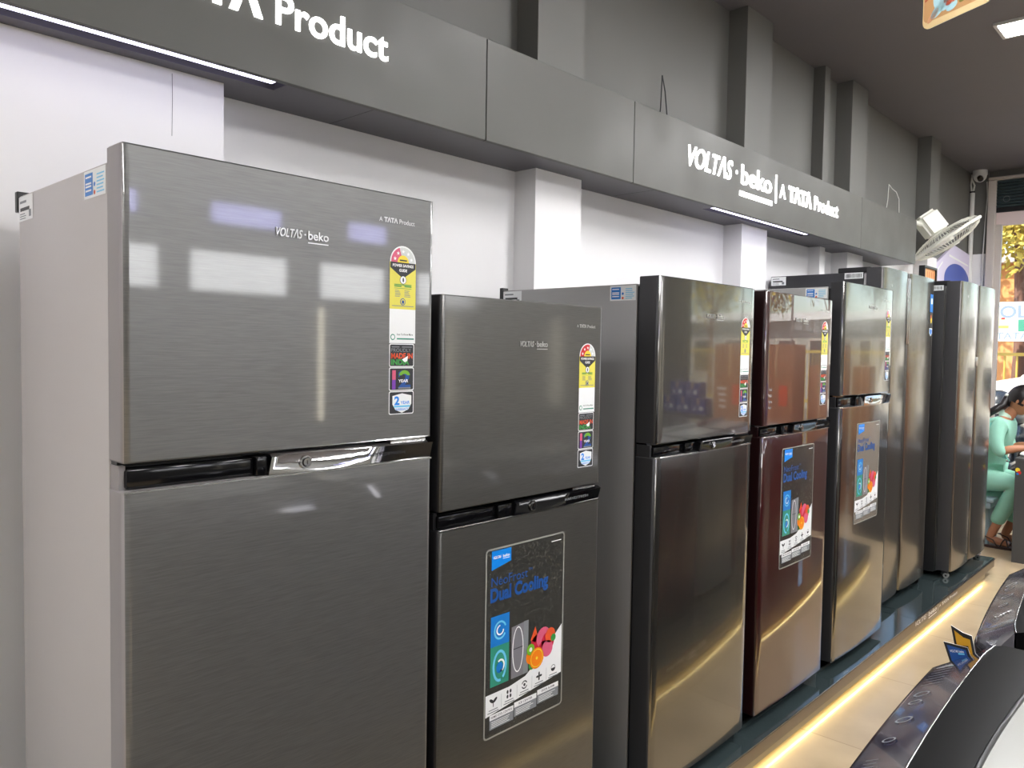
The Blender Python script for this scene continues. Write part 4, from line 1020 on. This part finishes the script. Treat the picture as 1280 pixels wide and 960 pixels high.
dl = [v for v in bm.verts if v.co.x > .42+.35*max(0, -v.co.z) or (v.co.z < -.35 and v.co.x > -.25) or v.co.z < -.75]
bmesh.ops.delete(bm, geom=dl, context='VERTS')
for v in bm.verts: v.co = Vector((v.co.x*.108-.004, v.co.y*.085, v.co.z*.125+.006))
mb.bm(bm, hair_m, HT)
mb.build('hair', pw, 80)
tail = [HT @ Vector((-.095, -.01, -.01)), Vector((-1.455, 7.45, 1.17)), Vector((-1.50, 7.42, 1.135)), Vector((-1.545, 7.41, 1.10)), Vector((-1.60, 7.41, 1.03)), Vector((-1.63, 7.42, .93))]
mb = MB(); mb.tube(tail, [.03, .032, .03, .028, .024, .008], hair_m, 10); mb.build('ponytail', pw, 80)
mb = MB(); mb.sphere(tail[0]+Vector((-.01, -.02, 0)), .018, fan_m, 8, 6); mb.build('hair_clip', pw, 60)
# tunic, scarf, trousers
V = [(-1.60, 7.5, .57), (-1.58, 7.5, .70), (-1.53, 7.5, .87), (-1.48, 7.5, .99), (-1.45, 7.5, 1.035)]; Rr = [(.14, .18), (.125, .155), (.125, .155), (.115, .145), (.075, .09)]
E_ = [(i, i+1) for i in range(4)]
for sy in (-1, 1):
    k = len(V); A_ = arm(sy)[:3]+[(-1.395, 7.5+sy*.19, .79)]; V += A_; Rr += [.07, .062, .056, .048]; E_ += [(3, k)]+[(k+i, k+i+1) for i in range(3)]
skin_mesh('tunic', V, E_, Rr, mint, pw)
V = [(-1.60, 7.5, .57)]; Rr = [(.12, .15)]; E_ = []
for sy in (-1, 1):
    k = len(V); y = 7.5+sy*.09; fx = 0 if sy < 0 else .07
    V += [(-1.56, y, .55), (-1.42, y+sy*.01, .55), (-1.32, y+sy*.01, .53), (-1.395+fx, y, .36), (-1.47+fx, y, .19)]; Rr += [.10, .095, .078, .07, .058]; E_ += [(0, k)]+[(k+i, k+i+1) for i in range(4)]
skin_mesh('trousers', V, E_, Rr, mint, pw)
V = [(-1.475, 7.5, 1.025), (-1.43, 7.5, 1.05), (-1.405, 7.5, 1.03)]
skin_mesh('yoke', V, [(0, 1), (1, 2)], [(.09, .125), (.075, .10), (.06, .085)], mint_p, pw)
# scarf draped over the near shoulder, pale yoke
def ribbon(name, rows, m, th=.006):
    mb = MB(); n = len(rows[0]); vs = [p for r in rows for p in r]; k = len(rows)
    mb.add(vs, [[i*n+j, i*n+j+1, (i+1)*n+j+1, (i+1)*n+j] for i in range(k-1) for j in range(n-1)], m); o = mb.build(name, pw, 80)
    md = o.modifiers.new('t', 'SOLIDIFY'); md.thickness = th; ms3 = o.modifiers.new('u', 'SUBSURF'); ms3.levels = 1; ms3.render_levels = 2; return o
rows = []
for i in range(9):
    q = i/8; row = []
    for j in range(7):
        s_ = j/6
        row.append((-1.555+.10*s_+.10*q*q+.012*math.sin(j*2.2+i*.7), 7.345-.045*math.sin(q*2.4)-.012*math.cos(j*2.4), 1.075-.02*s_-q*.30-.03*s_*q))
    rows.append(row)
ribbon('scarf', rows, mint2)
# sandals
for sy in (-1, 1):
    fx = 0 if sy < 0 else .07; y = 7.5+sy*.09
    t_ = MB(); out = [(-1.545+fx, y-.03), (-1.50+fx, y-.038), (-1.40+fx, y-.042), (-1.33+fx, y-.035), (-1.305+fx, y), (-1.33+fx, y+.035), (-1.40+fx, y+.042), (-1.50+fx, y+.038), (-1.545+fx, y+.03)]
    t_.prism(out, .0, .02, sandal)
    for x0, x1 in ((-1.42, -1.37), (-1.36, -1.41)):
        t_.tube([(x0+fx, y-.045, .02), (x0+.3*(x1-x0)+fx, y-.03, .062), ((x0+x1)/2+fx, y, .078), (x0+.7*(x1-x0)+fx, y+.03, .062), (x1+fx, y+.045, .02)], .006, sandal, 6)
    t_.tube([(-1.44+fx, y-.042, .02), (-1.47+fx, y-.043, .07), (-1.53+fx, y-.02, .085), (-1.55+fx, y, .085), (-1.53+fx, y+.02, .085), (-1.47+fx, y+.043, .07), (-1.44+fx, y+.042, .02)], .005, sandal, 6)
    t_.build('sandal', pw, 50)

# ------------------------------------------------------------------ outside
asphalt = noise_on(mat('asphalt', (150, 142, 132), .85), 6, .08)
mb = MB(); mb.box((-30, YE+.16, -.12), (30, 45, -.02), asphalt); struct('ground', mb)
kerb_y = 13.6
t = thing('railing', 'yellow roadside railing with thin upright bars beyond the car', 'railing', (0, 13.9, 0))
rail_m = mat('railing_yellow', (196, 170, 80), .5)
mb = MB(); mb.box((-8, 13.88, 1.58), (8, 13.94, 1.63), rail_m); mb.build('top_rail', t)
mb = MB(); mb.box((-8, 13.88, .7), (8, 13.94, .75), rail_m); mb.build('bottom_rail', t)
mb = MB()
for i in range(100): mb.cyl((-8+i*.16, 13.91, -.02), (-8+i*.16, 13.91, 1.6), .016, rail_m, 6)
o = mb.build('railing_bars', t); o['kind'] = 'stuff'
# building
t = thing('building', 'orange-walled building behind the trees across the road', 'building', (0, 24, 0))
mb = MB(); mb.box((-12, 24, 0), (-2.6, 30, 4.0), mat('wall_orange', (226, 160, 100), .8)); mb.build('wall', t)
mb = MB(); mb.box((-12.3, 23.6, 4.0), (-2.3, 30.3, 4.2), jamb_m); mb.build('roof', t)
win_d = mat('window_dark', (70, 66, 68), .2)
for i in range(4):
    for zz in (2.3,):
        x = -11+i*2.4; f_ = MB(); f_.box((x-.55, 23.95, zz), (x+.55, 24.0, zz+1.2), jamb_m); f_ = f_.build('window', t)
        g_ = MB(); g_.box((x-.48, 23.94, zz+.07), (x+.48, 23.952, zz+1.13), win_d); g_.build('pane', f_)
t = thing('building', 'low pale grey building with white roof edge across the road, mirrored in the fridge doors', 'building', (7, 22, 0))
mb = MB(); mb.box((-1.2, 22, 0), (16, 28, 2.5), mat('wall_pale', (176, 176, 170), .8)); mb.build('wall', t)
mb = MB(); mb.box((-1.5, 21.5, 2.5), (16.3, 28.3, 2.72), ink_white); mb.build('roof', t)
for i in range(6):
    x = .6+i*2.4; f_ = MB(); f_.box((x-.7, 21.95, .9), (x+.7, 22.0, 2.0), jamb_m); f_ = f_.build('window', t)
    g_ = MB(); g_.box((x-.62, 21.94, .97), (x+.62, 21.952, 1.93), win_d); g_.build('pane', f_)
leafs = [noise_on(mat('leaf_%s' % n_, c_, .7), 3, .15) for n_, c_ in (('lime', (206, 186, 90)), ('green', (120, 106, 68)), ('gold', (214, 186, 90)))]
bark = noise_on(mat('bark', (122, 88, 76), .8), 10, .15)
def tree(label, x, y, h, r, m, dense=2600, trunk=.13, lf=1.0, br=.5):
    t = thing('tree', label, 'tree', (x, y, -.02))
    mb = MB(); mb.tube([(x, y, -.02), (x+.04, y, h*.4), (x-.03, y, h*.75), (x+.1, y, h)], [trunk, trunk*.85, trunk*.6, .03], bark, 10)
    for k in range(6):
        a = k*1.05; mb.tube([(x, y, h*br+k*.15), (x+math.cos(a)*r*.5, y+math.sin(a)*r*.4, h*.8+k*.1)], [.05, .015], bark, 6)
    mb.build('trunk', t, 60)
    mb = MB(); rnd = random.Random(int(x*100+y)); vs = []; fs = []
    cl = [(x+rnd.uniform(-.7, .7)*r, y+rnd.uniform(-.6, .6)*r, h+rnd.uniform(-.55, .6)*r) for _ in range(16)]
    for k in range(dense):
        c_ = cl[k % 16]; d = Vector((rnd.gauss(0, 1), rnd.gauss(0, 1), rnd.gauss(0, 1))).normalized()*r*.42*rnd.random()**.4
        p = Vector(c_)+d; a = Vector((rnd.gauss(0, 1), rnd.gauss(0, 1), rnd.gauss(0, 1))).normalized(); b_ = a.orthogonal().normalized(); s_ = rnd.uniform(.07, .14)*lf
        i = len(vs); vs += [p-a*s_, p+b_*s_*.5, p+a*s_, p-b_*s_*.5]; fs.append([i, i+1, i+2, i+3])
    mb.add(vs, fs, m); mb.build('crown', t)
tree('tree with a slim reddish trunk in front of the glass entrance, yellow-green leaves', -2.66, 14.4, 4.4, 1.7, leafs[0], 12000, .10, .62, .72)
tree('golden leafy tree behind the railing, left of the slim trunk', -5.9, 17.5, 4.1, 2.2, leafs[2], 10000, .13, .6)
tree('bushy green tree across the road, behind the golden tree', -7.5, 21.5, 5.0, 1.9, leafs[1], 3600)
for k, (x_, h_) in enumerate(((.2, 5.4), (7.4, 5.8), (14.6, 5.2))):
    tree(('first', 'second', 'third')[k]+' tall green tree from the left behind the pale building, mirrored in the doors', x_, 31, h_, 2.9, leafs[1], 6000, .2)
tree('lime tree across the road, mirrored in the fridge doors', 6.5, 16.5, 3.6, 1.6, leafs[0], 2400)
# banner
t = thing('banner', 'white roadside banner with large blue lettering and peach panel', 'banner', (-1.6, 13.6, 0))
mb = MB(); mb.box((-2.98, 13.6, 1.80), (-.5, 13.62, 2.38), ink_white); bn = mb.build('cloth', t)
sh = Sheet((-2.95, 13.6, 1.82), (1, 0, 0), (0, 0, 1), (0, -1, 0))
blue_l = mat('banner_blue', (120, 140, 210), .5)
sh.text('VOLTAS', .02, .33, .18, blue_l, 1, 1.0, .03); sh.rect(.06, .13, .33, .32, mat('banner_peach', (246, 222, 176), .5), 1); sh.rect(.07, .17, .32, .21, yellow, 2)
sh.text('A TATA PRODUCT', .0, .01, .10, blue_l, 2, 1.4, .02); sh.rect(.1, .3, .14, .33, red, 2); sh.rect(.22, .3, .27, .33, red, 2)
sh.rect(.44, .12, 1.2, .30, teal_p, 1)
sh.mb.build('printed_lettering', bn)
for x in (-2.9, -.6):
    mb = MB(); mb.cyl((x, 13.65, -.02), (x, 13.65, 2.40), .025, jamb_m, 10); mb.build('post', t)
# white car parked side-on
car_w = mat('car_white', (236, 232, 222), .25, 0, 0, 1, .03); car_g = mat('car_glass', (60, 66, 70), .08)
t = thing('car', 'white car parked outside the entrance behind the seated woman', 'car', (-1.0, 11.6, -.02))
prof = [(-3.35, .35), (-3.38, .75), (-3.25, 1.02), (-2.75, 1.17), (-2.15, 1.30), (-1.75, 1.40), (-1.25, 1.62), (-.6, 1.70), (.2, 1.66), (.7, 1.45), (.95, 1.1), (1.0, .7), (.98, .35)]
wds = [.74, .80, .80, .78, .76, .74, .62, .60, .60, .64, .74, .78, .76]
mb = MB(); yc = 12.55; n = len(prof); vs = []
for (x, z), w_ in zip(prof, wds):
    zl = .30; vs += [(x, yc-w_, z-.10 if z > .5 else z), (x, yc-w_*.85, z), (x, yc, z+.02), (x, yc+w_*.85, z), (x, yc+w_, z-.10 if z > .5 else z)]
fs = [[i*5+j, (i+1)*5+j, (i+1)*5+j+1, i*5+j+1] for i in range(n-1) for j in range(4)]
mb.add(vs, fs, car_w)
for s_ in (0, 4):
    pts = [vs[i*5+s_] for i in range(n)]; mb.add(pts+[(x, p[1], .28) for (x, z), p in zip(prof, pts)], [[i, i+1, n+i+1, n+i] for i in range(n-1)], car_w)
mb.box((-3.3, yc-.7, .26), (.95, yc+.7, .5), black_satin); mb.build('car_body', t, 40)
mb = MB(); mb.add([(-2.1, yc-.70, 1.325), (-1.3, yc-.56, 1.625), (-1.3, yc+.56, 1.625), (-2.1, yc+.70, 1.325)], [[0, 1, 2, 3]], car_g)
mb.box((-1.5, yc-.79, 1.1), (.3, yc-.76, 1.42), car_g); mb.build('car_window', t)
for x in (-2.6, .3):
    for y in (yc-.78, yc+.58):
        mb = MB(); mb.cyl((x, y, .30), (x, y+.2, .30), .32, black_satin, 24); mb.cyl((x, y-.004, .30), (x, y, .30), .19, silver_trim, 18); mb.build('wheel', t, 40)
mb = MB(); mb.sphere((-2.0, yc-.92, 1.30), (.10, .06, .065), car_w, 12, 8); mb.build('side_mirror', t, 60)
# scooter
sc_m = mat('scooter_dark', (52, 58, 66), .25, .1, 0, .8)
t = thing('scooter', 'dark parked scooter seen through the glass behind the woman', 'scooter', (-2.05, 10.3, -.02)); sx = -2.06; y0 = 9.9
mb = MB(); mb.sphere((sx, y0+.42, 1.02), (.16, .14, .17), sc_m, 18, 12); mb.sphere((sx+.02, y0+.40, .80), (.15, .10, .2), sc_m, 16, 10); mb.box((sx-.14, y0+.45, .28), (sx+.14, y0+1.0, .36), sc_m, .03); mb.sphere((sx, y0+1.25, .62), (.19, .42, .2), sc_m, 18, 12); mb.build('scooter_body', t, 60)
mb = MB(); mb.sphere((sx, y0+1.2, .82), (.14, .38, .07), black_satin, 16, 10); mb.build('seat', t, 60)
mb = MB(); mb.tube([(sx-.32, y0+.52, 1.05), (sx-.1, y0+.45, 1.06), (sx+.1, y0+.45, 1.06), (sx+.32, y0+.52, 1.05)], .018, black_satin, 8); mb.build('handlebar', t, 60)
mb = MB(); mb.sphere((sx, y0+.29, .98), (.07, .03, .06), white_plastic, 12, 8); mb.build('headlight', t, 60)
for y in (y0+.3, y0+1.45):
    mb = MB(); mb.tube([(sx, y+.2*math.cos(q*PI/10), .22+.2*math.sin(q*PI/10)) for q in range(20)], .045, black_satin, 8, True); mb.cyl((sx-.03, y, .22), (sx+.03, y, .22), .12, silver_trim, 14); mb.build('wheel', t, 60)

# groups for repeated things
for key, grp in (('refrigerator', 'double-door refrigerators along the left wall'), ('side_by_side_refrigerator', 'side-by-side refrigerators at the far end'),
                 ('ceiling_light', 'LED panels in the dark ceiling'), ('light_box', 'light boxes on the right wall'), ('light_tube', 'upright light tubes on the right wall'),
                 ('tree', 'trees outside across the road'), ('card', 'small cards on the foreground washing machine'), ('carton', 'cartons and packs by the entrance')):
    for ob in sc.objects:
        if ob.parent is None and ob.name.split('.')[0] == key: ob['group'] = grp
